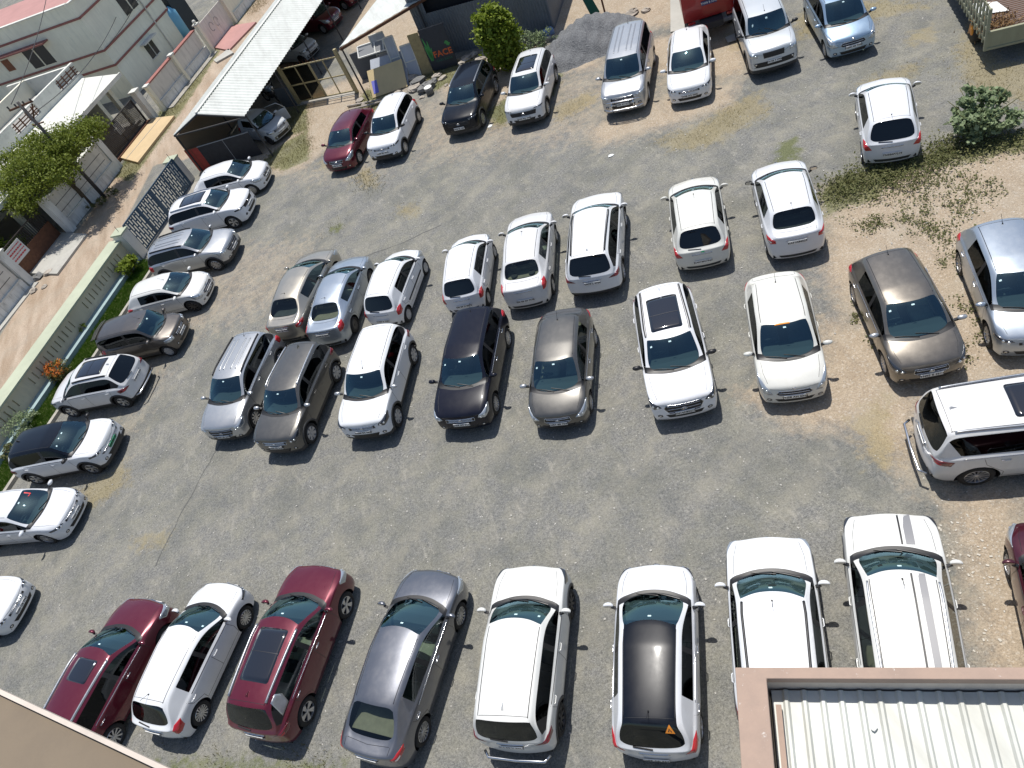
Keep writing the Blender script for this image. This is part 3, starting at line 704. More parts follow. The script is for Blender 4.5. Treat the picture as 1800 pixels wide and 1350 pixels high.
    pg.build('panel_gap', M['black'], body, True)
    # belt line strip
    bs_ = MB(); ribbon(bs_, bvh, [(xc-.45, yy, zc-.012), (xb, yy, zc+.02), (xq, yy, zc+.015)], (0, 1, .3), .018, .003, mirror=True); sides(bs_, 'window_sill_strip', M['chrome'] if handle == 'chrome' else M['black'], root, True)
    # handles, mirrors, wipers, antenna
    hd = M['chrome'] if handle == 'chrome' else P
    for hx in (xb+.10, -wb/2+.22 if kind != 'mpv' else -wb/2+.45):
        pt = cast(bvh, Vector((hx, yy, zc-.13)), Vector((0, 1, 0)))
        for s_ in (1, -1):
            hm = MB(); hm.tube([(hx+.09, s_*(pt.y-.005), zc-.135), (hx+.07, s_*(pt.y+.022), zc-.13), (hx-.07, s_*(pt.y+.022), zc-.125), (hx-.09, s_*(pt.y-.005), zc-.125)], .012, 6); hm.build('door_handle', hd, root, True)
    for s_ in (1, -1):
        mxp = Vector((xc-.42, s_*(hw*.94), zc+.01)); mo = Vector((xc-.40, s_*(hw+.10), zc+.09))
        m_ = MB(); n1, n2 = 8, 6; Vm = []
        for a in range(n2+1):
            ph = math.pi*a/n2
            for b in range(n1):
                t_ = 2*math.pi*b/n1; X = math.sin(ph)*math.cos(t_); Z = math.sin(ph)*math.sin(t_); Y = -math.cos(ph)
                X = X if X > -.25 else -.25
                Vm.append((mo.x+X*.085, mo.y+Y*.115*s_, mo.z+Z*.068*(1-.15*Y)))
        Fm = [(a*n1+b, a*n1+(b+1) % n1, (a+1)*n1+(b+1) % n1, (a+1)*n1+b) for a in range(n2) for b in range(n1)]
        if s_ < 0: Fm = [f[::-1] for f in Fm]
        m_.add(Vm, [f[::-1] for f in Fm]); mo_ = m_.build('mirror', mir, root, True)
        k_ = MB(); k_.bar(mxp, mo+Vector((.0, -s_*.06, -.04)), .06, .05); k_.build('stalk', M['black'], mo_)
        g2 = MB(); g2.add([(mo.x-.024, mo.y+a*s_, mo.z+b) for a, b in ((-.09, -.04), (.085, -.045), (.085, .045), (-.09, .05))], [(0, 1, 2, 3)]); g2.build('mirror_glass', M['chrome'], mo_)
    for y0, y1 in ((.42, -.12), (-.05, -.58)):
        a_ = Vector((xc-.10, y0*.9, 2.4)); b_ = Vector((xc-.17-abs(y1)*.12, y1*hw*1.1, 2.4))
        wp = MB(); ribbon(wp, bvh, [a_, b_], (0, 0, 1), .014, .022); wp.build('wiper', M['black'], root)
    if kind != 'sedan':
        w2 = MB(); ribbon(w2, bvh, [(xr, .0, zg+.03), (xr, .38, zg+.07)], (-1, 0, .5), .02, .02); w2.build('rear_wiper', M['black'], root)
    if antenna == 'rod' or antenna == 'frod':
        ax = xt+.22 if antenna == 'rod' else xw-.06; p0 = cast(bvh, Vector((ax, 0, 2.5)), Vector((0, 0, 1)), 1.2)
        a_ = MB(); a_.tube([p0-Vector((0, 0, .01)), p0+Vector((-.015, 0, .03))], [.022, .012], 8); a_.tube([p0+Vector((-.01, 0, .02)), p0+Vector((-.20, 0, .16))], .005, 5); a_.build('antenna', M['black'], root)
    elif antenna == 'fin':
        p0 = cast(bvh, Vector((xt+.28, 0, 2.5)), Vector((0, 0, 1)), 1.2); a_ = MB()
        a_.add([p0+Vector(v) for v in [(.10, -.006, -.01), (.10, .006, -.01), (-.08, .035, -.01), (-.08, -.035, -.01), (-.055, 0, .07)]], [(0, 1, 4), (1, 2, 4), (2, 3, 4), (3, 0, 4)])
        a_.build('antenna', M['chrome'] if col in ('white', 'white2', 'offwhite') and ty in ('brezza', 'hycross') else (rf or P), root)
    if rails:
        r_ = MB()
        for s_ in (1,):
            ribbon(r_, bvh, [(xw-.10, yg+.012, 2.5), (xb, yg+.02, 2.5), (xt+.16, yg-.035, 2.5)], (0, 0, 1), .035, .045, mirror=True)
        for k in range(1): pass
        sides(r_, 'roof_rail', {'silver': M['alloy'], 'black': M['black']}[rails], root, True)
    if sunroof:
        a, b, c = (xw-.18, xw-.78, .36) if sunroof == 'small' else (xw-.16, max(xt+.42, xw-1.42), .42) if sunroof == 'pano' else (xw-.10, max(xt+.5, xw-1.25), .40)
        s_ = MB(); rr_ = .06; poly = []
        for cx_, cy_, a0 in ((a-rr_, c-rr_, 0), (b+rr_, c-rr_, 90), (b+rr_, -c+rr_, 180), (a-rr_, -c+rr_, 270)):
            poly += [(cx_+rr_*math.cos(R(a0+t_)), cy_+rr_*math.sin(R(a0+t_)), 2.5) for t_ in (0, 45, 90)]
        decal(s_, bvh, poly, (0, 0, 1), .006, 0, False, .12)
        so_ = s_.build('sunroof', M['sun'], root, True)
        if sunroof == 'pano':
            g_ = MB(); xm_ = (a+b)/2+.05; ribbon(g_, bvh, [(xm_, -c+.02, 2.5), (xm_, c-.02, 2.5)], (0, 0, 1), .014, .010); g_.build('sunroof_seam', M['alloy_dark'], so_)
    if ty in ('creta15', 'innova') and not sunroof:
        g_ = MB()
        for yy_ in (.16, .34):
            g_ = MB(); ribbon(g_, bvh, [(xw-.25, yy_, 2.5), (xt+.35, yy_, 2.5)], (0, 0, 1), .045, .012, mirror=True); sides(g_, 'roof_rib', rf or P, root, True)
    # stickers on the screen
    s_ = MB(); xs = xw+.10
    s2_ = MB()
    decal(s_, bvh, [(xs+dx, .02+dy, 2.5) for dx, dy in ((.11, -.05), (.11, .02), (.145, .02), (.145, -.05))], (0, 0, 1), .003, 0, False, .1, edge=False)
    if random.random() < .45: decal(s2_, bvh, [(xs+dx, -.50+dy, 2.5) for dx, dy in ((.10, -.025), (.10, .025), (.14, .025), (.14, -.025))], (0, 0, 1), .003, 0, False, .1, edge=False)
    s_.build('pass_sticker', M['sticker'], root); 
    if s2_.f: s2_.build('pass_sticker', M['sticker'], root)
    # interior ----------------------------------------------------
    it = M[interior]; wI = hw-.16; hs = min(1, (H-.2)/1.42)
    fl = MB(); fl.box(((xc-.5+xq-.4)/2, 0, .44), (xc-xq+.2, 2*wI, .06)); fl.build('cabin_floor', M['dash'], root)
    d_ = MB(); zt = zc-.03
    pr = [(xc-.22, zt-.02), (xc-.45, zt+.01), (xc-.66, zt-.02), (xc-.78, zt-.12), (xc-.74, zt-.40), (xc-.22, zt-.40)]
    Vd = [(a, s2*wI*(.94 if i in (0, 5) else 1), b) for s2 in (-1, 1) for i, (a, b) in enumerate(pr)]
    d_.add(Vd, [(i, (i+1) % 6, 6+(i+1) % 6, 6+i) for i in range(6)]+[(5, 4, 3, 2, 1, 0), (6, 7, 8, 9, 10, 11)]); do = d_.build('dashboard', M['dash'], root)
    sx = xc-1.22
    sw = MB(); cc = Vector((xc-.86, -.36, zt-.03)); Rm = Matrix.Rotation(R(-62), 3, 'Y')
    sw.tube([cc+Rm @ Vector((.18*math.cos(a), .18*math.sin(a), 0)) for a in np.linspace(0, 2*math.pi, 17)], .015, 6, cap=False)
    sw.tube([cc+Rm @ Vector((0, -.18, 0)), cc, cc+Rm @ Vector((0, .18, 0))], .022, 6); sw.tube([cc, cc+Vector((.2, 0, -.08))], .03, 6); sw.build('steering_wheel', M['dash'], root, True)
    for s2 in (1, -1):
        se = soft_box('seat', (sx, s2*.36, .56), (.52, .50, .18), it, root, 0)
        soft_box('backrest', (-.28, 0, .31*hs), (.16, .48, .62*hs), it, se, R(-14)); soft_box('headrest', (-.38, 0, .66*hs), (.10, .27, .18), it, se, R(-8))
    rx = max(sx-.86, xt+.50) if kind != 'mpv' else sx-.86
    se = soft_box('rear_seat', (rx, 0, .58), (.48, 2*wI*.95, .18), it, root, 0)
    soft_box('backrest', (-.25, 0, .27*hs), (.15, 2*wI*.90, .52*hs), it, se, R(-18))
    for s2 in (-.36, .36): soft_box('headrest', (-.33, s2, .56*hs), (.09, .25, .12), it, se, R(-8))
    if kind == 'sedan':
        ps = MB(); ps.box(((rx-.36+xg+.12)/2, 0, zg-.09), (max(.1, rx-.36-xg-.12), 2*wI*.8, .03)); ps.build('parcel_shelf', it, root)
    return root, bvh
# ================================================================ ground
LD = Vector((.515, .857, 0)); LN = Vector((-.857, .515, 0))       # along the lane / across it to the left
def LP(s, n, z=0.0): return LD*s+LN*n+Vector((0, 0, z))
LANG = math.atan2(.857, .515)
def axis(lo, hi, step, far):
    a = np.arange(lo, hi+step/2, step); ext = np.geomspace(step*2, far, 14)
    return np.concatenate([lo-ext[::-1], a, hi+ext])
gx = axis(-30, 24, .25, 500); gy = axis(-2, 72, .25, 500)
GX, GY = np.meshgrid(gx, gy); nx, ny = len(gx), len(gy)
def sdist(poly, X, Y):
    d = np.full(X.shape, 1e9); ins = np.zeros(X.shape, bool); n = len(poly)
    for i in range(n):
        ax, ay = poly[i]; bx, by = poly[(i+1) % n]; ex, ey = bx-ax, by-ay
        t = np.clip(((X-ax)*ex+(Y-ay)*ey)/(ex*ex+ey*ey+1e-9), 0, 1)
        d = np.minimum(d, np.hypot(X-ax-t*ex, Y-ay-t*ey))
        c = ((ay > Y) != (by > Y)) & (X < (bx-ax)*(Y-ay)/(by-ay+1e-12)+ax); ins ^= c
    return np.where(ins, d, -d)
def mask(polys, soft):
    m = np.zeros(GX.shape)
    for p in polys:
        w = [tuple(at(u, v)[:2]) for u, v in p]; m = np.maximum(m, np.clip(.5+sdist(w, GX, GY)/(2*soft), 0, 1))
    return m
soil = mask([
 [(1440, 330), (1560, 290), (1640, 270), (1800, 235), (1900, 230), (1950, 700), (1800, 700), (1560, 700), (1500, 600), (1440, 480)],
 [(1440, 560), (1540, 560), (1640, 700), (1600, 860), (1540, 800), (1420, 690)],
 [(1640, 860), (1800, 850), (1900, 1200), (1750, 1250), (1700, 1100), (1680, 960)],
 [(1100, 70), (1200, 60), (1310, 20), (1320, 130), (1220, 150), (1110, 120)], [(960, 0), (1200, -60), (1200, 40), (1110, 60), (1050, 30), (980, 60), (930, 110), (900, 90)],
 [(430, 290), (470, 200), (540, 170), (650, 120), (560, 40), (640, -60), (790, -60), (760, 60), (700, 190), (580, 260), (530, 300), (480, 310)],
 [(750, 130), (900, 60), (960, 120), (940, 170), (800, 200)], [(985, 100), (1060, 80), (1060, 120), (990, 130)],
 [(1020, 230), (1180, 160), (1300, 140), (1290, 190), (1050, 260)], [(1290, 690), (1500, 640), (1560, 760), (1400, 760)]], .9)
soft_soil = mask([[(1380, 350), (1480, 300), (1470, 700), (1330, 740), (1280, 560)], [(640, 170), (1250, 60), (1290, 250), (700, 320)], [(480, 280), (700, 250), (720, 330), (480, 350)], [(200, 700), (330, 420), (600, 380), (560, 560), (350, 620), (230, 830), (130, 900)]], 2.2)
soil = np.maximum(soil, soft_soil*.5)
lane = mask([[(-60, 690), (0, 590), (60, 500), (140, 400), (212, 298), (300, 190), (372, 95), (450, 0), (520, -80), (560, -80), (420, 130), (330, 280), (270, 290), (215, 400), (0, 690), (-40, 740)]], .35)
dry = mask([
 [(1150, 250), (1280, 195), (1320, 160), (1360, 190), (1250, 260), (1180, 265)], [(1500, 150), (1560, 125), (1620, 105), (1610, 130), (1520, 160)], [(1440, 0), (1560, 0), (1640, 10), (1500, 45), (1400, 70), (1400, 30)],
 [(1680, 80), (1720, 60), (1760, 110), (1900, 90), (1900, 230), (1780, 180), (1700, 160)], [(860, 215), (890, 200), (890, 222), (865, 225)], [(970, 190), (1040, 160), (1055, 175), (1010, 200), (975, 215)],
 [(1250, 200), (1340, 160), (1350, 200), (1250, 250)], [(1690, 60), (1700, 40), (1720, 50), (1710, 80)], [(1590, 60), (1640, 45), (1640, 75), (1600, 80)], [(620, 310), (650, 290), (665, 330), (640, 330)],
 [(590, 215), (620, 200), (600, 290), (560, 300)], [(700, 360), (740, 360), (735, 380), (700, 378)], [(1270, 60), (1300, 55), (1320, 80), (1290, 90)], [(1490, 735), (1560, 690), (1580, 810), (1540, 830)], [(140, 860), (220, 810), (230, 850), (150, 900)], [(230, 950), (300, 930), (290, 960), (240, 970)]], .5)
green = mask([[(455, 290), (500, 250), (540, 230), (545, 280), (500, 300)], [(500, 190), (540, 180), (540, 230), (500, 240)], [(850, 200), (1000, 100), (970, 170), (880, 220)], [(745, 130), (790, 110), (850, 100), (830, 130), (760, 160)], [(640, 160), (670, 150), (700, 190), (620, 200)],
 [(580, 400), (598, 395), (598, 408), (582, 410)], [(270, 1340), (420, 1335), (600, 1345), (600, 1360), (270, 1360)], [(1370, 250), (1400, 240), (1405, 280), (1360, 290)],
 [(200, 310), (300, 170), (360, 110), (420, 0), (450, -30), (470, -30), (440, 10), (380, 100), (330, 180), (230, 320)], [(1440, 340), (1480, 310), (1800, 230), (1830, 260), (1600, 300), (1530, 350), (1450, 380)]], .4)
hp = np.zeros(GX.shape)
c0 = np.stack([soil, dry, green, lane], -1).reshape(-1, 4)
idx = (np.arange(ny-1)[:, None]*nx+np.arange(nx-1)[None, :]).ravel()
Fg = np.stack([idx, idx+1, idx+nx+1, idx+nx], -1)
k = N('gravel_ground'); mat_ground = k.m
attr = k.n("Attribute"); attr.attribute_name = 'mix'; sep = k.n("SeparateColor"); k.l(attr.outputs['Color'], sep.inputs[0])
v = k.coord('Object')
big = k.noise(v, .28, 5, .6); mid = k.noise(v, 1.6, 7, .68, .3); fine = k.noise(v, 13, 6, .75); tiny = k.noise(v, 42, 3, .7)
brk = k.noise(v, 3.2, 8, .72)
vor = k.n("TexVoronoi"); vor.inputs['Scale'].default_value = 26; k.l(v, vor.inputs['Vector']); vcol = k.n("SeparateColor"); k.l(vor.outputs['Color'], vcol.inputs[0])
vor2 = k.n("TexVoronoi"); vor2.inputs['Scale'].default_value = 9; k.l(v, vor2.inputs['Vector'])
stone = k.mix(k.ramp(vcol.outputs[0], [(0, 0), (1, 1)]), (.06, .065, .068), (.34, .335, .32))
stone = k.mix(.55, stone, k.ramp(tiny, [(.34, (.05, .053, .056)), (.5, (.18, .178, .17)), (.66, (.46, .45, .43))]))
stone = k.mix(.5, stone, k.ramp(fine, [(.35, (.08, .083, .086)), (.65, (.29, .28, .26))]))
grain = k.ramp(k.noise(v, 27, 3, .8), [(.30, .42), (.5, .95), (.70, 1.0)]); g2n = k.ramp(k.noise(v, 15, 2, .6), [(.35, .72), (.65, 1.0)])
dust = k.ramp(k.math('ADD', k.math('MULTIPLY', mid, .65), k.math('MULTIPLY', big, .35)), [(.42, 0), (.62, 1)])
g_ = k.mix(k.math('MULTIPLY', dust, .5), stone, (.295, .280, .215))
g_ = k.mix(k.math('MULTIPLY', k.ramp(k.noise(v, .55, 5, .6), [(.45, 0), (.62, 1)]), .35), g_, (.095, .102, .10))
g_ = k.mix(k.math('MULTIPLY', k.ramp(k.noise(k.coord('Object', (1, .35, 1), (0, 0, R(25))), 2.3, 8, .75), [(.56, 0), (.66, 1)]), .38), g_, (.40, .375, .33))
def edge(chan, lo=.35, hi=.62, k_=.6):
    return k.ramp(k.math('ADD', k.math('MULTIPLY', chan, .62), k.math('MULTIPLY', brk, k_)), [(lo+.16, 0), (hi+.16, 1)])
soilc = k.mix(k.ramp(fine, [(.3, 0), (.7, 1)]), (.30, .235, .17), (.41, .335, .255)); soilc = k.mix(k.math('MULTIPLY', k.ramp(mid, [(.4, 0), (.65, 1)]), .5), soilc, (.46, .385, .30))
soilc = k.mix(k.math('MULTIPLY', k.ramp(vcol.outputs[1], [(.86, 0), (.9, 1)]), .4), soilc, (.55, .5, .44))
g_ = k.mix(edge(sep.outputs[0]), g_, soilc)
lanec = k.mix(k.ramp(k.noise(k.coord('Object', (1, .22, 1), (0, 0, R(31))), 1.5, 7, .6), [(.35, 0), (.65, 1)]), (.34, .255, .185), (.47, .38, .30))
lanec = k.mix(k.math('MULTIPLY', k.ramp(brk, [(.55, 0), (.7, 1)]), .5), lanec, (.22, .18, .13))
g_ = k.mix(k.ramp(attr.outputs['Alpha'], [(.4, 0), (.6, 1)]), g_, lanec)
g_ = k.mix(k.math('MULTIPLY', edge(sep.outputs[1], .58, .86, 1.05), .6), g_, k.mix(k.ramp(tiny, [(.3, 0), (.7, 1)]), (.19, .155, .075), (.38, .31, .17)))
g_ = k.mix(k.math('MULTIPLY', edge(sep.outputs[2], .56, .74, 1.0), .75), g_, k.mix(k.ramp(tiny, [(.3, 0), (.7, 1)]), (.05, .07, .02), (.18, .19, .07)))
g_ = k.mix(.85, g_, grain, 'MULTIPLY'); g_ = k.mix(.6, g_, g2n, 'MULTIPLY'); g_ = k.mix(1.0, g_, (1.17, 1.175, 1.15), 'MULTIPLY')
# worn, dusty wheel tracks running down the aisles
tv = k.coord('Object', (1, 1, 1), (0, 0, R(-25))); wv = k.n("TexWave"); wv.wave_type = 'BANDS'; wv.bands_direction = 'Y'; wv.inputs['Scale'].default_value = .16; wv.inputs['Distortion'].default_value = 5; wv.inputs['Detail'].default_value = 3; wv.inputs['Detail Scale'].default_value = .6; k.l(tv, wv.inputs['Vector'])
g_ = k.mix(k.math('MULTIPLY', k.math('MULTIPLY', k.ramp(wv.outputs['Fac'], [(.55, 0), (.9, 1)]), k.ramp(mid, [(.4, .2), (.6, 1)])), .22), g_, (.34, .315, .26))
sc = k.ramp(k.noise(k.coord('Object', (1, .12, 1), (0, 0, R(-62))), 3.0, 8, .7), [(.55, 0), (.7, 1)])
g_ = k.mix(k.math('MULTIPLY', sc, .25), g_, (.09, .095, .095))
oil = k.ramp(k.noise(v, .9, 3, .5), [(.70, 0), (.78, 1)])
g_ = k.mix(k.math('MULTIPLY', oil, .35), g_, (.06, .06, .058))
# scattered pale stones
g_ = k.mix(k.math('MULTIPLY', k.math('LESS_THAN', vor2.outputs['Distance'], .16), k.ramp(k.noise(v, 5, 2), [(.6, 0), (.66, 1)])), g_, (.52, .5, .46))
k.l(g_, k.b.inputs['Base Color']); k.b.inputs['Roughness'].default_value = .95; k.b.inputs['Specular IOR Level'].default_value = .2
hh = k.math('ADD', k.math('MULTIPLY', vor.outputs['Distance'], .5), k.math('ADD', tiny, k.math('MULTIPLY', mid, .8)))
k.bump(hh, .55, .035)
gr = mesh_np('ground', np.stack([GX.ravel(), GY.ravel(), np.zeros(GX.size)], -1), Fg, mat_ground)
ca = gr.data.attributes.new('mix', 'FLOAT_COLOR', 'POINT'); ca.data.foreach_set('color', c0.astype(np.float32).ravel())
tag(gr, kind='structure')
rj = random.Random(4); jp = [at(u, v, .004) for u, v in ((775, 395), (700, 430), (585, 470), (520, 560), (440, 690), (375, 800), (320, 900), (265, 1010))]
def rib_flat(pts, w):
    V = []
    for i, p in enumerate(pts):
        t = (pts[min(i+1, len(pts)-1)]-pts[max(0, i-1)]).normalized(); s = Vector((-t.y, t.x, 0))*w*(.5+rj.random())
        V += [p-s, p+s]
    return V, [(2*i, 2*i+1, 2*i+3, 2*i+2) for i in range(len(pts)-1)]
jj = []
for a, b in zip(jp, jp[1:]):
    n_ = int((b-a).length/.25); jj += [a.lerp(b, i/n_)+Vector((rj.uniform(-.03, .03), rj.uniform(-.03, .03), 0)) for i in range(n_)]
V, F = rib_flat(jj, .018); tag(MB().add(V, F).build('ground_crack', simple('crack_dark', (.10, .10, .095), .95)), kind='structure')
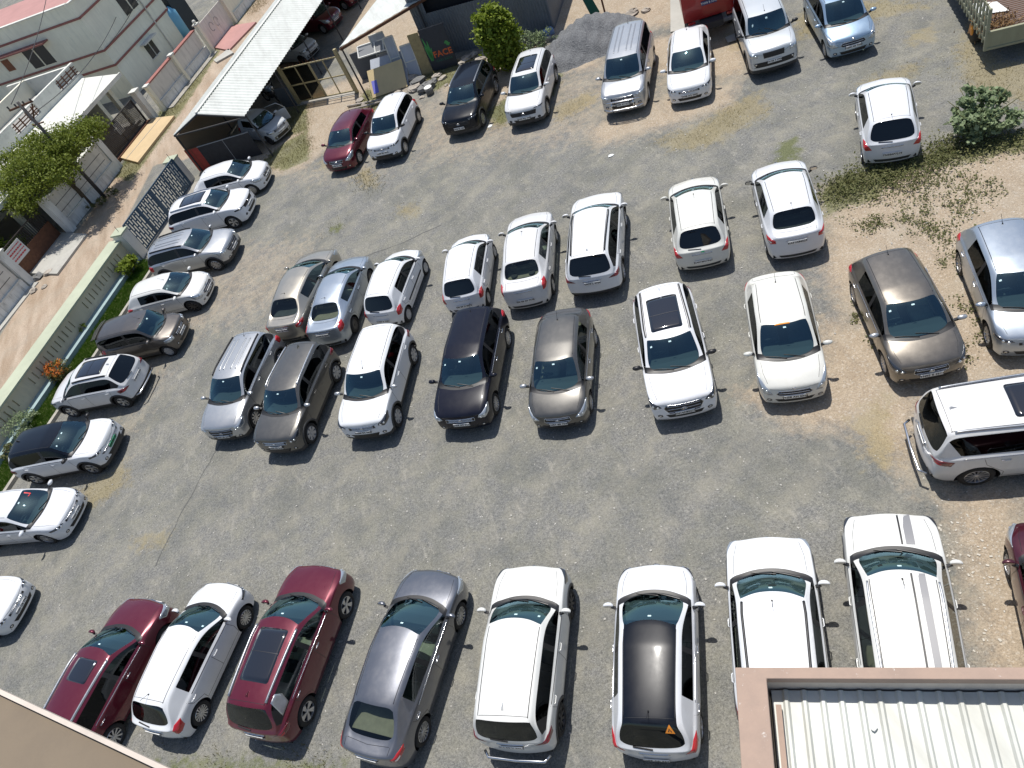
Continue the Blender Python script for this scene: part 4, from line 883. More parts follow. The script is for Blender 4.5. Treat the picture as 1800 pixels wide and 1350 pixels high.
# ---------------------------------------------------------------- every car of the lot
G1, G2, G3, G4, G5 = 'cars along the grassy kerb', 'cars parked along the far edge', 'cars of the middle back row', 'cars of the middle front row', 'cars of the near row'
def by_plate(ty, u, v, th, z=.52):
    p = at(u, v, z); l = TY[ty][0]/2; return p.x-l*math.cos(th), p.y-l*math.sin(th)
CARS = [
 # kerb row, top to bottom
 dict(ty='dzire17', x=-7.522, y=36.179, th=-.414, col='white', front='sedan', rear='sedan', wheel='multi', plate='TN58 BB 2173', badge='s', label='white compact saloon at the far end of the kerb row, by the black screen', group=G1, level=2),
 dict(ty='seltos', x=-8.759, y=34.068, th=-.426, col='white', front='seltos', rear='suv', wheel='turbine', rails='silver', sunroof='pano', plate='TN58 BF 8106', label='white suv with black sunroof and silver rails beside the blue gate', group=G1, handle='chrome', level=2, antenna=None),
 dict(ty='creta15', x=-9.847, y=31.279, th=-.446, col='silver', front='hexa', rear='vert', wheel='ten', rails='black', cladding=True, plate='TN59 AZ 6617', label='silver suv with ribbed roof parked beside the round bush at the wall end', group=G1, level=2),
 dict(ty='figo', x=-11.123, y=29.027, th=-.405, col='white2', front='swift', rear='hatch', wheel='dark', plate='TN58 AK 3355', label='white small hatchback with dark wheels between the silver suv and the brown boxy hatchback', group=G1, badge='oval', level=2, antenna='frod'),
 dict(ty='wagonr', x=-12.314, y=26.815, th=-.407, col='brown', front='box', rear='tall', wheel='cover', plate='TN58 BD 4140', badge='s', label='grey brown tall boxy hatchback on the kerb row', group=G1, antenna='frod', spoiler=True),
 dict(ty='xuv3xo', x=-14.266, y=25.22, th=2.70, col='white', front='slim', rear='suv', wheel='turbine', rails='black', sunroof='pano', cladding=True, plate='TN58 BP 2109', label='white suv reversed into the kerb row, tail and sunroof toward the camera', group=G1, antenna='fin', guard='rear'),
 dict(ty='xuv400', x=-15.478, y=22.402, th=-.407, col='white', roof='black', front='ev', rear='suv', wheel='turbine', cladding=True, mirror='blk', plate='TN58 BM 1224', plate_mat='plate_green', label='white suv with a black roof and green number plate', group=G1, antenna='fin'),
 dict(ty='virtus', x=-17.007, y=20.185, th=-.467, col='white', front='slim', rear='sedan', wheel='multi', plate='TN64 Y 5056', label='white saloon with a red L sticker on its windscreen, cut by the left edge', group=G1, badge='s'),
 dict(ty='virtus', x=-18.69, y=17.44, th=-.467, col='white', front='slim', rear='sedan', wheel='multi', plate='TN59 CB 7747', label='white car of which only the nose shows, lowest on the left edge', group=G1, badge='s'),
 # far edge
 dict(ty='maruti', x=-5.28, y=40.55, th=-1.0, col='oldwhite', front='old', rear='vert', wheel='steel', plate='TN58 C 1170', badge=None, label='old white hatchback with its door open, half under the long shed roof', group='cars under the long shed', level=2, antenna=None),
 dict(ty='alto', x=by_plate('alto', 549.8, 86.9, -.9)[0], y=by_plate('alto', 549.8, 86.9, -.9)[1], th=-.9, col='oldwhite', front='old', rear='vert', wheel='steel', plate='TN58 L 2048', badge=None, label='pale small car deep in the shade of the long shed', group='cars under the long shed', level=2, antenna=None),
 dict(ty='swift', x=by_plate('swift', 591.4, 32.7, -.9)[0], y=by_plate('swift', 591.4, 32.7, -.9)[1], th=-.9, col='maroon', front='swift', rear='hatch', wheel='cover', plate='TN58 H 6020', badge='s', label='red hatchback in the shade of the long shed, nose pointing out', group='cars under the long shed', level=2),
 dict(ty='swift', x=by_plate('swift', 628, -8, -.9)[0], y=by_plate('swift', 628, -8, -.9)[1], th=-.9, col='maroon', front='swift', rear='hatch', wheel='cover', plate='TN58 H 7782', badge='s', label='dusty red car at the top edge, beyond the other red one in the shed', group='cars under the long shed', level=2),
 dict(ty='amaze', x=-1.256, y=34.137, th=-2.168, col='maroon', front='city', rear='sedan', wheel='cover', plate='TN58 AU 3364', label='maroon compact saloon in front of the beige metal gate', group=G2, badge='oval', level=2),
 dict(ty='exter', x=.762, y=32.89, th=-2.123, col='white', front='slim', rear='tall', wheel='multi', cladding=True, rails=None, mirror='blk', plate='TN58 BH 0412', label='white compact suv parked against the maroon saloon', group=G2, level=2, antenna='fin'),
 dict(ty='creta24', x=4.449, y=31.837, th=-2.16, col='black', front='creta24', rear='suv', wheel='ten', rails='silver', cladding=True, plate='TN58 BL 9001', label='black suv with silver roof rails near the rubble and dark sign board', group=G2, level=2, antenna='fin'),
 dict(ty='creta24', x=6.863, y=29.995, th=-2.121, col='white', front='creta24', rear='suv', wheel='ten', cladding=True, sunroof='pano', plate='TN58 BQ 4442', label='white suv with black sunroof beside the black one', group=G2, level=2, antenna='fin'),
 dict(ty='innova', x=10.357, y=27.367, th=-2.149, col='silver', front='crysta', rear='tall', wheel='multi', plate='TN58 AY 0777', guard='front', handle='chrome', label='silver people carrier with a chrome bull bar in front of the gravel heap', group=G2, level=2, antenna='rod'),
 dict(ty='vento', x=12.282, y=25.808, th=-2.10, col='white', front='slim', rear='sedan', wheel='multi', plate='TN58 AQ 5005', label='white saloon with sun glare on its windscreen, in front of the red box truck', group=G2, badge='s', level=2),
 dict(ty='scorpio', x=15.138, y=25.062, th=-1.971, col='silverwhite', front='scorpio', rear='tall', wheel='steel', cladding=True, mirror='blk', plate='TN 58 Y 0906', badge=None, label='silver white off-roader with black bumper and upright black grille', group=G2, level=2, antenna='frod'),
 dict(ty='ertiga', x=17.346, y=23.615, th=-1.951, col='lightblue', front='swift', rear='tall', wheel='multi', plate='TN58 AB 7350', badge='s', label='light blue people carrier at the top edge, left of the open truck', group=G2, level=2),
 dict(ty='i10', x=14.497, y=17.345, th=.989, col='white', front='swift', rear='hatch', wheel='multi', plate='TN58AF7219', label='white hatchback standing alone with its tail to the weeds and the leafy bush', group='lone cars', antenna='rod'),
 # middle back row
 dict(ty='corolla', x=-5.35, y=24.299, th=1.043, col='beige', front='sedan', rear='sedan', wheel='ten', handle='chrome', plate='TN07 BJ 7061', glassy=True, interior='grey_int', label='beige champagne saloon seen from behind, leftmost of the middle back row', group=G3),
 dict(ty='accent', x=-4.087, y=22.797, th=1.084, col='silver_blue', front='sedan', rear='vert', wheel='steel', plate='TN59 K 8247', glassy=True, interior='beige', label='blue silver saloon seen from behind between the beige saloon and a white hatchback', group=G3),
 dict(ty='alto', x=-2.012, y=21.818, th=1.008, col='white', front='swift', rear='vert', wheel='cover', plate='TN57 P 7057', badge='s', label='white small hatchback with black side strip, just right of the blue silver saloon', group=G3, antenna=None, extras=('sidestrip',)),
 dict(ty='alto', x=.549, y=20.56, th=1.124, col='white', front='swift', rear='vert', wheel='cover', plate='TN 59 X 8372', badge='s', label='white small hatchback with a dark rear window, straight behind the black hatchback', group=G3, antenna=None),
 dict(ty='etios', x=2.559, y=19.653, th=1.124, col='white', front='sedan', rear='vert', wheel='cover', plate='TN 58 AP 7978', glassy=True, interior='beige', label='white saloon with speakers showing in its rear window', group=G3, antenna='frod'),
 dict(ty='seltos23', x=4.688, y=18.641, th=1.077, col='white', front='slim', rear='suv', wheel='ten', rails='black', cladding=True, plate='TN79 L 9704', label='white large suv seen from behind with a black rear window and black roof strips', group=G3, antenna='fin'),
 dict(ty='swift', x=7.657, y=17.269, th=1.121, col='offwhite', front='swift', rear='hatch', wheel='cover', plate='KA01MC7967', badge='s', label='ivory white hatchback with a green sticker in its rear window', group=G3, antenna='frod'),
 dict(ty='dzire12', x=9.931, y=15.938, th=1.133, col='white', front='swift', rear='sedan', wheel='cover', plate='KA51AB6529', badge='s', label='white notchback saloon beside the weeds, rightmost of the middle back row', group=G3, antenna='rod', mirror='blk', glassy=True),
 # middle front row
 dict(ty='creta15', x=-8.277, y=20.805, th=-2.089, col='silver', front='hexa', rear='vert', wheel='ten', rails='black', cladding=True, plate='TN59 BS 3012', label='silver suv with ribbed roof, leftmost of the middle front row', group=G4),
 dict(ty='brezza', x=-6.449, y=18.78, th=-2.128, col='darkgrey', front='brezza', rear='suv', wheel='cover', rails='silver', cladding=True, plate='TN58 BE 5480', badge='s', label='granite grey boxy suv pressed against the silver suv', group=G4, antenna='fin', mirror='silver', headlamp='dark'),
 dict(ty='brezza', x=-3.73, y=17.593, th=-2.058, col='white', front='brezza', rear='suv', wheel='cover', cladding=True, plate='TN58 BC 6629', badge='s', label='white boxy suv between the granite grey suv and the black hatchback', group=G4, antenna='frod', mirror='silver', headlamp='dark'),
 dict(ty='scross', x=-.794, y=16.155, th=-2.08, col='plum', front='brezza', rear='hatch', wheel='multi', plate='TN58 AT 7119', badge='s', label='black plum hatchback crossover in the middle front row', group=G4, antenna='rod', handle='chrome'),
 dict(ty='dzire17', x=1.557, y=14.437, th=-2.064, col='darkgrey', front='sedan', rear='sedan', wheel='multi', handle='chrome', plate='TN57 BE 7047', badge='s', label='grey brown compact saloon right of the black crossover', group=G4, antenna='rod', mirror='silver', interior='beige', glassy=True),
 dict(ty='creta20', x=4.361, y=13.003, th=-1.932, col='white', front='hexa', rear='suv', wheel='ten', rails='black', sunroof='pano', mirror='blk', plate='TN14AB5279', label='white suv with black sunroof and black mirrors in the middle front row', group=G4, antenna='fin', headlamp='dark', handle=None),
 dict(ty='dzire12', x=6.927, y=11.674, th=-2.031, col='offwhite', front='swift', rear='sedan', wheel='multi', plate='TN58 AH 2326', badge='s', label='ivory white compact saloon with an orange strip on its windscreen', group=G4, antenna='rod'),
 dict(ty='baleno', x=9.564, y=10.501, th=-1.943, col='bronze', front='sedan', rear='hatch', wheel='multi', handle='chrome', plate='TN02 E 4611', badge='s', label='bronze grey hatchback on the sandy patch', group=G4, antenna='rod', mirror='silver', interior='beige', headlamp='dark'),
 dict(ty='baleno', x=11.975, y=9.717, th=-2.055, col='silver_blue', front='slim', rear='hatch', wheel='ten', handle='chrome', plate='TN58 BG 6264', label='silver blue hatchback cut by the right edge on the sandy patch', group=G4, antenna='rod'),
 dict(ty='hycross', x=9.46, y=6.264, th=-.45, col='white', front='crysta', rear='suv', wheel='multi', sunroof='pano', handle='chrome', cladding=False, plate='TN58 BR 0099', label='white people carrier with a large black sunroof standing crosswise at the right edge', group='lone cars', antenna='fin', guard='rear', rails='silver'),
 # near row
 dict(ty='creta15', x=-13.134, y=12.13, th=.926, col='maroon', front='hexa', rear='vert', wheel='ten', rails='silver', sunroof='small', plate='TN58 AW 1818', handle='chrome', label='wine red suv with a small sunroof, partly behind the brown ledge', group=G5),
 dict(ty='polo', x=-10.678, y=11.488, th=.944, col='white', front='slim', rear='vert', wheel='multi', plate='TN58 AJ 8833', badge='s', label='plain white hatchback between the two wine red suvs', group=G5, antenna='rod'),
 dict(ty='creta20', x=-7.892, y=10.211, th=.965, col='maroon', front='hexa', rear='suv', wheel='turbine', rails='silver', sunroof='pano', handle='chrome', plate='TN58 BJ 5151', label='wine red suv with a long black sunroof and silver pillar', group=G5, antenna='fin', interior='beige', glassy=True, extras=('silver_pillar',)),
 dict(ty='ciaz', x=-5.182, y=8.441, th=.912, col='grey', front='sedan', rear='sedan', wheel='multi', handle='chrome', plate='TN58 AX 0246', label='steel grey saloon with a beige parcel shelf in its rear window', group=G5, antenna=None, interior='beige', glassy=True, badge='oval'),
 dict(ty='brezza', x=-2.529, y=7.231, th=1.058, col='white2', front='brezza', rear='suv', wheel='dark', cladding=True, guard='rear', plate='TN 30 V 2456', badge='s', label='white boxy suv with a steel rear guard bar', group=G5, antenna='fin', headlamp='dark', glassy=False),
 dict(ty='i20', x=-.006, y=5.86, th=1.068, col='white', roof='black', front='slim', rear='hatch', wheel='ten', handle='chrome', plate='TN58 AR 6660', label='white hatchback with a glossy black roof and an orange triangle on its rear window', group=G5, antenna='rod', interior='grey_int'),
 dict(ty='brezza', x=2.349, y=5.157, th=1.075, col='white', front='brezza', rear='suv', wheel='dark', cladding=True, plate='TN58 BA 2020', badge='s', label='white suv with black roof gutters, its tail hidden by the pink parapet', group=G5, antenna='frod', interior='beige', glassy=True, extras=('gutters',)),
 dict(ty='xuv', x=4.539, y=4.331, th=1.03, col='white2', front='hexa', rear='suv', wheel='ten', rails='silver', cladding=True, plate='TN58 BD 9876', label='white suv with black and grey stripes along bonnet and roof', group=G5, antenna='frod', interior='beige', glassy=True, extras=('stripes',), headlamp='dark'),
 dict(ty='dzire12', x=6.94, y=2.87, th=1.0, col='wine', front='swift', rear='sedan', wheel='multi', plate='TN58 AC 3434', badge='s', label='dark wine red car at the right edge above the pink parapet', group=G5, glassy=True, interior='beige'),
]
ROOTS = {}
_wi = 0
for c in CARS:
    if c['col'] == 'white': c['col'] = ('white', 'whitec', 'whiteb', 'white', 'whited')[_wi % 5]; _wi += 1
for c in CARS:
    c = dict(c); ex = c.pop('extras', ())
    t = TY[c['ty']]; root, bvh = car(**c); ROOTS[c['label']] = root
    L, W, H, wb, xw, xc, zc, zh, xq, xt, xg, zg, zd, yg, wr, kind = t
    lab = c['label']
    if 'sidestrip' in ex:
        m = MB(); ribbon(m, bvh, [(.75, .9, .55), (-.75, .9, .55)], (0, 1, 0), .06, .015, mirror=True); sides(m, 'side_moulding', M['black'], root, True)
    if 'gutters' in ex:
        m = MB(); ribbon(m, bvh, [(xw-.06, yg-.03, 2.5), (0, yg-.02, 2.5), (xt+.15, yg-.07, 2.5)], (0, 0, 1), .05, .008, mirror=True); sides(m, 'roof_gutter', M['black'], root, True)
    if 'stripes' in ex:
        m = MB(); m2 = MB()
        for ya, w_, mm in ((-.16, .035, m), (-.31, .16, m2)):
            ribbon(mm, bvh, [(L/2-.10, ya, 2.5), (xc+.02, ya, 2.5)], (0, 0, 1), w_, .003)
            ribbon(mm, bvh, [(xw+.06, ya, 2.5), (xt+.03, ya, 2.5)], (0, 0, 1), w_, .003)
        
        for part_, mt_ in ((m, 'black'), (m2, 'grey_stripe')):
            for lo_, hi_ in ((-9, xw+.1), (xw+.1, 9)):
                q_ = MB(); mp_ = {}
                for f_ in part_.f:
                    cx_ = sum(part_.v[i_][0] for i_ in f_)/len(f_)
                    if lo_ < cx_ <= hi_:
                        for i_ in f_:
                            if i_ not in mp_: mp_[i_] = len(q_.v); q_.v.append(part_.v[i_])
                        q_.f.append(tuple(mp_[i_] for i_ in f_)); q_.m.append(0)
                if q_.f: q_.build('paint_stripe', M[mt_], root)
    if 'silver_pillar' in ex:
        m = MB(); decal(m, bvh, [(-1.30, .8, 1.12), (-1.20, .75, 1.35), (-1.28, .7, 1.52), (-1.48, .7, 1.52), (-1.62, .8, 1.10)], (0, 1, .5), .008, 0, True, .08); sides(m, 'pillar_trim', M['alloy'], root, True)
    if 'orange strip' in lab:
        m = MB(); ribbon(m, bvh, [(xw+.13, -.22, 2.5), (xw+.13, .14, 2.5)], (0, 0, 1), .05, .004); m.build('windscreen_strip', M['orange'], root, True)
    if 'red L sticker' in lab:
        m = MB(); a = xw+.2
        ribbon(m, bvh, [(a-.04, .42, 2.5), (a+.16, .42, 2.5), (a+.16, .30, 2.5)], (0, 0, 1), .05, .004, step=.3); m.build('letter_sticker', M['redst'], root)
    if 'green sticker' in lab:
        m = MB(); ribbon(m, bvh, [(-3, -.1, 1.22), (-3, .02, 1.22)], (-1, 0, .6), .05, .004); m.build('window_sticker', M['plate_green'], root)
    if 'orange triangle' in lab:
        m = MB(); zz = 1.12; decal(m, bvh, [(-1.80, -.47, 2), (-1.80, -.29, 2), (-1.65, -.38, 2)], (-.2, 0, 1), .004, 0, False, .04); o_ = m.build('triangle_sticker', M['orange'], root)
        m = MB(); ribbon(m, bvh, [(-1.775, -.41, 2), (-1.72, -.37, 2), (-1.775, -.35, 2)], (-.2, 0, 1), .018, .008, step=.3); m.build('figure_mark', M['ink'], o_)
    if 'speakers' in lab:
        m = MB()
        for s_ in (.3, -.3): m.tube([(xt-.18, s_, zg-.05), (xt-.18, s_, zg-.02)], .11, 14)
        m.build('speaker', M['dash'], root)
    if 'door open' in lab:
        m = MB(); m.box((0, 0, 0), (.98, .05, .62)); m.box((0, .0, .28), (.98, .06, .03)); fr = MB()
        fr.tube([(.49, 0, .31), (.18, -.04, .72), (-.46, -.06, .76), (-.49, 0, .31)], .018, 6)
        d_ = m.build('open_door', COLS['oldwhite'], root, bevel=.02); d_.location = (.45, .95, .62); d_.rotation_euler = (0, 0, R(-130)+math.pi)
        fr.build('door_frame', COLS['oldwhite'], d_, True)
# ================================================================ the setting and everything that is not a car
B = dict(
 cream=stained('cream_plaster', (.84, .80, .64), (.42, .42, .36), .5), greenish=stained('pale_green_plaster', (.84, .82, .68), (.42, .45, .39), .5), band=simple('faded_red_band', (.30, .12, .10), .8, vary=.15),
 whitewall=stained('whitewashed_plaster', (.70, .71, .68), (.12, .13, .12), .9, 1.6), greywall=stained('grey_white_plaster', (.70, .67, .60), (.28, .27, .24), .8), slabtop=stained('weathered_slab', (.66, .66, .60), (.30, .29, .27), .7, vert=False),
 terrace=stained('grey_terrace', (.30, .29, .27), (.18, .17, .16), .6, vert=False), pink=stained('pink_paving', (.42, .22, .20), (.30, .17, .15), .5, vert=False), tan=stained('tan_paving', (.56, .42, .24), (.40, .30, .19), .5, vert=False),
 concrete=stained('pale_concrete', (.42, .41, .37), (.27, .26, .24), .7, vert=False), concrete2=stained('worn_concrete', (.34, .32, .28), (.2, .19, .17), .8, vert=False),
 wall=stained('olive_grey_wall', (.64, .56, .41), (.38, .34, .26), .6), coping=stained('pale_green_coping', (.42, .45, .33), (.3, .3, .23), .5, vert=False), plinth=stained('blue_grey_plinth', (.30, .40, .41), (.15, .19, .19), .6), slot=simple('slot_recess', (.10, .095, .08), .9),
 kerb=simple('kerb_stone', (.36, .34, .29), .9, vary=.2, scale=3, bump=.2), gateblue=simple('slate_blue_gate_paint', (.045, .085, .13), .5, .1, vary=.2, scale=4), beige=simple('beige_gate_paint', (.36, .30, .16), .5, vary=.15), brownsheet=simple('beige_brown_sheet', (.20, .15, .10), .7),
 darkgate=simple('dark_bronze_gate', (.035, .028, .026), .5), rust=simple('rust_brown', (.12, .05, .025), .8, vary=.3, scale=5), brickred=simple('red_sheet', (.33, .035, .025), .6, vary=.25, scale=3), blacksheet=simple('black_sheet', (.016, .018, .024), .55, vary=.3),
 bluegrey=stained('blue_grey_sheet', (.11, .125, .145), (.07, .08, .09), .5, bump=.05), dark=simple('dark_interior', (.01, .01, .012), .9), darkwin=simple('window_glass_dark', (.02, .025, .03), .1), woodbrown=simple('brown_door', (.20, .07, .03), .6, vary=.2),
 board=simple('dark_sign_board', (.016, .022, .034), .5, vary=.2), leafsign=simple('sign_green', (.04, .26, .06), .5), signorange=simple('sign_orange', (.55, .10, .02), .5), signteal=simple('sign_dark_green', (.01, .09, .06), .5),
 khaki=simple('khaki_board', (.30, .24, .12), .8, vary=.2), panel=stained('pale_blue_panel', (.42, .45, .50), (.25, .24, .22), .6), yellowsheet=stained('cream_ply_sheet', (.60, .47, .25), (.40, .3, .17), .4), bluelabel=simple('blue_label', (.16, .16, .55), .6),
 red=simple('truck_red', (.34, .012, .010), .45, vary=.12, coat=.3), chassis=simple('chassis_dark', (.04, .04, .042), .7), greyrail=simple('grey_rail', (.25, .26, .27), .6), truck=stained('cream_green_truck', (.30, .30, .20), (.2, .18, .12), .6, bump=.05), bed=stained('brown_bed_floor', (.15, .115, .10), (.09, .07, .06), .6, vert=False), paper=simple('white_sheet', (.78, .8, .78), .7),
 straw=simple('straw', (.22, .13, .055), .9, vary=.4, scale=14), orange=simple('orange_lamp', (.7, .25, .01), .4), pinkcap=stained('dusty_pink_parapet', (.385, .28, .22), (.55, .47, .40), .35, 2.5, vert=False), inner=stained('beige_parapet_side', (.58, .51, .44), (.36, .32, .28), .6),
 ledge=stained('tan_ledge', (.185, .145, .10), (.14, .11, .08), .5, vert=False), bark=simple('bark', (.10, .075, .05), .95, vary=.3, scale=8, bump=.3), pole=simple('pole_iron', (.06, .055, .055), .7, vary=.2), wire=simple('cable_black', (.03, .03, .032), .6),
 stone=simple('rubble_stone', (.36, .32, .27), .95, vary=.35, scale=3, bump=.4), greystone=simple('grey_rubble', (.17, .17, .165), .95, vary=.35, scale=4, bump=.4), white=simple('white_cap', (.72, .72, .68), .7), skyblue=simple('sky_blue_tank', (.16, .42, .62), .45), navy=simple('navy_tarp', (.01, .02, .03), .7), greencloth=simple('green_cloth', (.005, .09, .06), .8), banner=simple('white_banner', (.62, .62, .60), .7), redprint=simple('banner_red', (.5, .04, .05), .7), bluetank=simple('blue_bag', (.2, .3, .5), .6))
def corrugated(name, col, pitch, rot, dirt=(.3, .29, .26), amp=.0, dirtamt=.35):
    k = N(name); v = k.coord('Object'); base = k.mix(k.math('MULTIPLY', k.ramp(k.noise(k.coord('Object', (1, .15, 1), (0, 0, rot)), 3, 7, .7), [(.45, 0), (.72, 1)]), dirtamt), col, dirt)
    base = k.mix(k.math('MULTIPLY', k.ramp(k.noise(v, 1.1, 5, .6), [(.4, 0), (.7, 1)]), dirtamt*.6), base, dirt)
    k.l(base, k.b.inputs['Base Color']); k.b.inputs['Roughness'].default_value = .5; return k.m
def poly_sheet(name, pts, mat, parent=None, z=None, thick=.02):
    pts = [Vector((p[0], p[1], p[2] if z is None else z)) for p in pts]; n = len(pts)
    nrm = sum(((pts[i]-pts[0]).cross(pts[(i+1) % n]-pts[0]) for i in range(1, n-1)), Vector()).normalized()
    if nrm.z < 0: pts = pts[::-1]; nrm = -nrm
    lo = [p-nrm*thick for p in pts]
    return MB().add(pts+lo, [tuple(range(n)), tuple(range(2*n-1, n-1, -1))]+[(i, n+i, n+(i+1) % n, (i+1) % n) for i in range(n)]).build(name, mat, parent)
def lbox(mb, s0, s1, n0, n1, z0, z1, mi=0):
    c = LP((s0+s1)/2, (n0+n1)/2, (z0+z1)/2); return mb.box(c, (abs(s1-s0), abs(n1-n0), z1-z0), LANG, mi)
def lobj(name, s0, s1, n0, n1, z0, z1, mat, parent=None, bevel=0): return lbox(MB(), s0, s1, n0, n1, z0, z1).build(name, mat, parent, bevel=bevel)
def leafmat(name, c0, c1, c2):
    k = N(name); oi = k.n("TexCoord"); f = k.noise(k.coord('Object'), 1.6, 4, .6); f2 = k.noise(k.coord('Object'), 23, 2, .6)
    c = k.mix(k.ramp(f2, [(.35, 0), (.65, 1)]), k.mix(k.ramp(f, [(.35, 0), (.65, 1)]), c0, c1), c2)
    k.l(c, k.b.inputs['Base Color']); k.b.inputs['Roughness'].default_value = .6; k.b.inputs['Specular IOR Level'].default_value = .25
    tr = k.n("BsdfTranslucent"); k.l(c, tr.inputs[0]); mx = k.n("MixShader"); mx.inputs[0].default_value = .28
    k.l(k.b.outputs[0], mx.inputs[1]); k.l(tr.outputs[0], mx.inputs[2]); k.l(mx.outputs[0], k.out.inputs[0]); return k.m
LM = dict(neem=leafmat('neem_leaves', (.07, .11, .012), (.15, .19, .022), (.22, .26, .04)), bush=leafmat('bush_leaves', (.08, .13, .010), (.17, .23, .02), (.26, .32, .04)), blue=leafmat('grey_green_leaves', (.12, .18, .08), (.22, .29, .14), (.32, .38, .22)),
 weed=leafmat('weed_leaves', (.05, .08, .02), (.11, .13, .045), (.20, .19, .08)), lawn=leafmat('lawn_grass', (.035, .10, .006), (.07, .16, .010), (.10, .20, .02)), dry=leafmat('dry_grass', (.20, .155, .065), (.30, .245, .11), (.42, .36, .19)), oliv=leafmat('olive_grass', (.08, .085, .02), (.15, .14, .04), (.24, .2, .08)), flower=leafmat('orange_flowers', (.45, .16, .02), (.6, .32, .03), (.5, .08, .02)))
def leaves(name, blobs, n, size, mat, parent=None, up=.35, aspect=1.0, hollow=.55):
    """many small leaf faces through the volume of several lobes"""
    w = np.array([b[3]*b[4]*b[5] for b in blobs])**.67; w /= w.sum(); cnt = (w*n).astype(int)+1; C_ = []
    for b, m in zip(blobs, cnt):
        # clump centres inside the lobe, leaves round each clump
        nc = max(3, m//22); d = rng.normal(size=(nc, 3)); d /= np.linalg.norm(d, axis=1)[:, None]; r = (hollow+(1-hollow)*rng.random(nc)**.7)*(.8+.35*rng.random(nc))
        cc = d*r[:, None]*np.array(b[3:6])+np.array(b[:3]); pick = rng.integers(0, nc, m); sp = min(b[3:6])*.22
        C_.append(cc[pick]+rng.normal(size=(m, 3))*sp*np.array([1, 1, .7]))
    P = np.concatenate(C_); m = len(P); P = P[P[:, 2] > .02]; m = len(P)
    nn = rng.normal(size=(m, 3)); nn[:, 2] = np.abs(nn[:, 2])+up; nn /= np.linalg.norm(nn, axis=1)[:, None]
    t = np.cross(nn, rng.normal(size=(m, 3))); t /= np.linalg.norm(t, axis=1)[:, None]; b_ = np.cross(nn, t); s = size*(.6+.8*rng.random(m))[:, None]
    V = np.stack([P-t*s*.5, P-b_*s*.28*aspect, P+t*s*.5, P+b_*s*.28*aspect], 1).reshape(-1, 3)
    return mesh_np(name, V, np.arange(m*4).reshape(-1, 4), mat, parent)
def blades(name, pts, h, w, mat, lean=.5):
    P = np.asarray(pts, float); m = len(P); a = rng.random(m)*2*np.pi; hh = h*(.5+rng.random(m)); l = lean*hh*rng.random(m); b = rng.random(m)*2*np.pi
    dx = np.stack([np.cos(a), np.sin(a), 0*a], 1)*w*.5; tip = np.stack([np.cos(b)*l, np.sin(b)*l, hh], 1)
    V = np.stack([P-dx, P+dx, P+tip], 1).reshape(-1, 3); return mesh_np(name, V, np.arange(m*3).reshape(-1, 3), mat)
def scatter(polys, n):
    """n random ground points in photo-surveyed polygons"""
    out = []; ws = [[at(u, v)[:2] for u, v in p] for p in polys]
    ar = np.array([abs(sum(w[i][0]*w[(i+1) % len(w)][1]-w[(i+1) % len(w)][0]*w[i][1] for i in range(len(w))))/2 for w in ws]); ar = ar/ar.sum()
    for w, a in zip(ws, ar):
        x = np.array([p[0] for p in w]); y = np.array([p[1] for p in w]); m = int(n*a)+1; got = 0
        while got < m:
            X = x.min()+rng.random(m*2)*np.ptp(x); Y = y.min()+rng.random(m*2)*np.ptp(y); k_ = sdist(list(zip(x, y)), X, Y)
            k_ = k_ > -.25*rng.random(len(X))*1.0; X, Y = X[k_][:m-got], Y[k_][:m-got]; got += len(X)
            out.append(np.stack([X, Y, 0*X], 1))
    return np.concatenate(out)
def rock(name, p, r, mat, parent=None, flat=.6, seed=0):
    bm_ = MB(); rr = random.Random(seed*7+int(p[0]*100)); n1, n2 = 7, 5; V = []
    for a in range(n2):
        ph = math.pi*(a+.3)/(n2-.4)
        for b in range(n1):
            t = 2*math.pi*b/n1+a*.3; k_ = r*(.75+.5*rr.random()); V.append((p[0]+k_*math.sin(ph)*math.cos(t)*1.25, p[1]+k_*math.sin(ph)*math.sin(t), p[2]+r*flat*.6+k_*flat*math.cos(ph)))
    F = [(a*n1+b, (a+1)*n1+b, (a+1)*n1+(b+1) % n1, a*n1+(b+1) % n1) for a in range(n2-1) for b in range(n1)]+[tuple(range(n1)), tuple((n2-1)*n1+b for b in range(n1))[::-1]]
    return bm_.add(V, F).build(name, mat, parent)

# ---- kerb, lawn and boundary wall -------------------------------------------------
tag(lobj('kerb', 0, 23.0, 27.62, 27.78, -.02, .14, B['kerb']), kind='structure')
tag(lobj('flower_bed', 0, 22.6, 27.78, 29.0, -.02, .05, simple('bed_soil', (.09, .11, .03), .95, vary=.4, scale=5)), kind='structure')
m = 52000; S_ = rng.random(m)*16+6.8; N_ = 27.8+rng.random(m)*1.2
lw = np.stack([LD.x*S_+LN.x*N_, LD.y*S_+LN.y*N_, np.full(m, .05)], 1)
tag(blades('lawn_grass', lw, .07, .018, LM['lawn']), 'strip of bright green lawn between the kerb and the low wall', 'grass', kind='stuff')
bw = empty('boundary_wall', LP(12, 29.6), 0, 'long olive grey boundary wall with slots and pale green coping behind the lawn', 'wall')
bwi = bw.matrix_world
def reparent(o, e):
    o.parent = e; o.matrix_parent_inverse = Matrix.Translation(-Vector(e.location)) if e.rotation_euler[2] == 0 else (Matrix.Translation(e.location) @ Matrix.Rotation(e.rotation_euler[2], 4, 'Z')).inverted(); return o
mb = MB(); lbox(mb, -6, 23.0, 29.45, 29.95, 0, .55); lbox(mb, -6, 23.0, 29.45, 29.95, .95, 1.17); lbox(mb, -6, 23.0, 29.53, 29.95, .55, .95)
s_ = 22.4; grp = 0
edges_ = [23.0]
while s_ > -6:
    if grp % 15 < 12: lbox(mb, s_-.0, edges_[-1], 29.45, 29.53, .55, .95); edges_.append(s_-.07)
    s_ -= .29; grp += 1
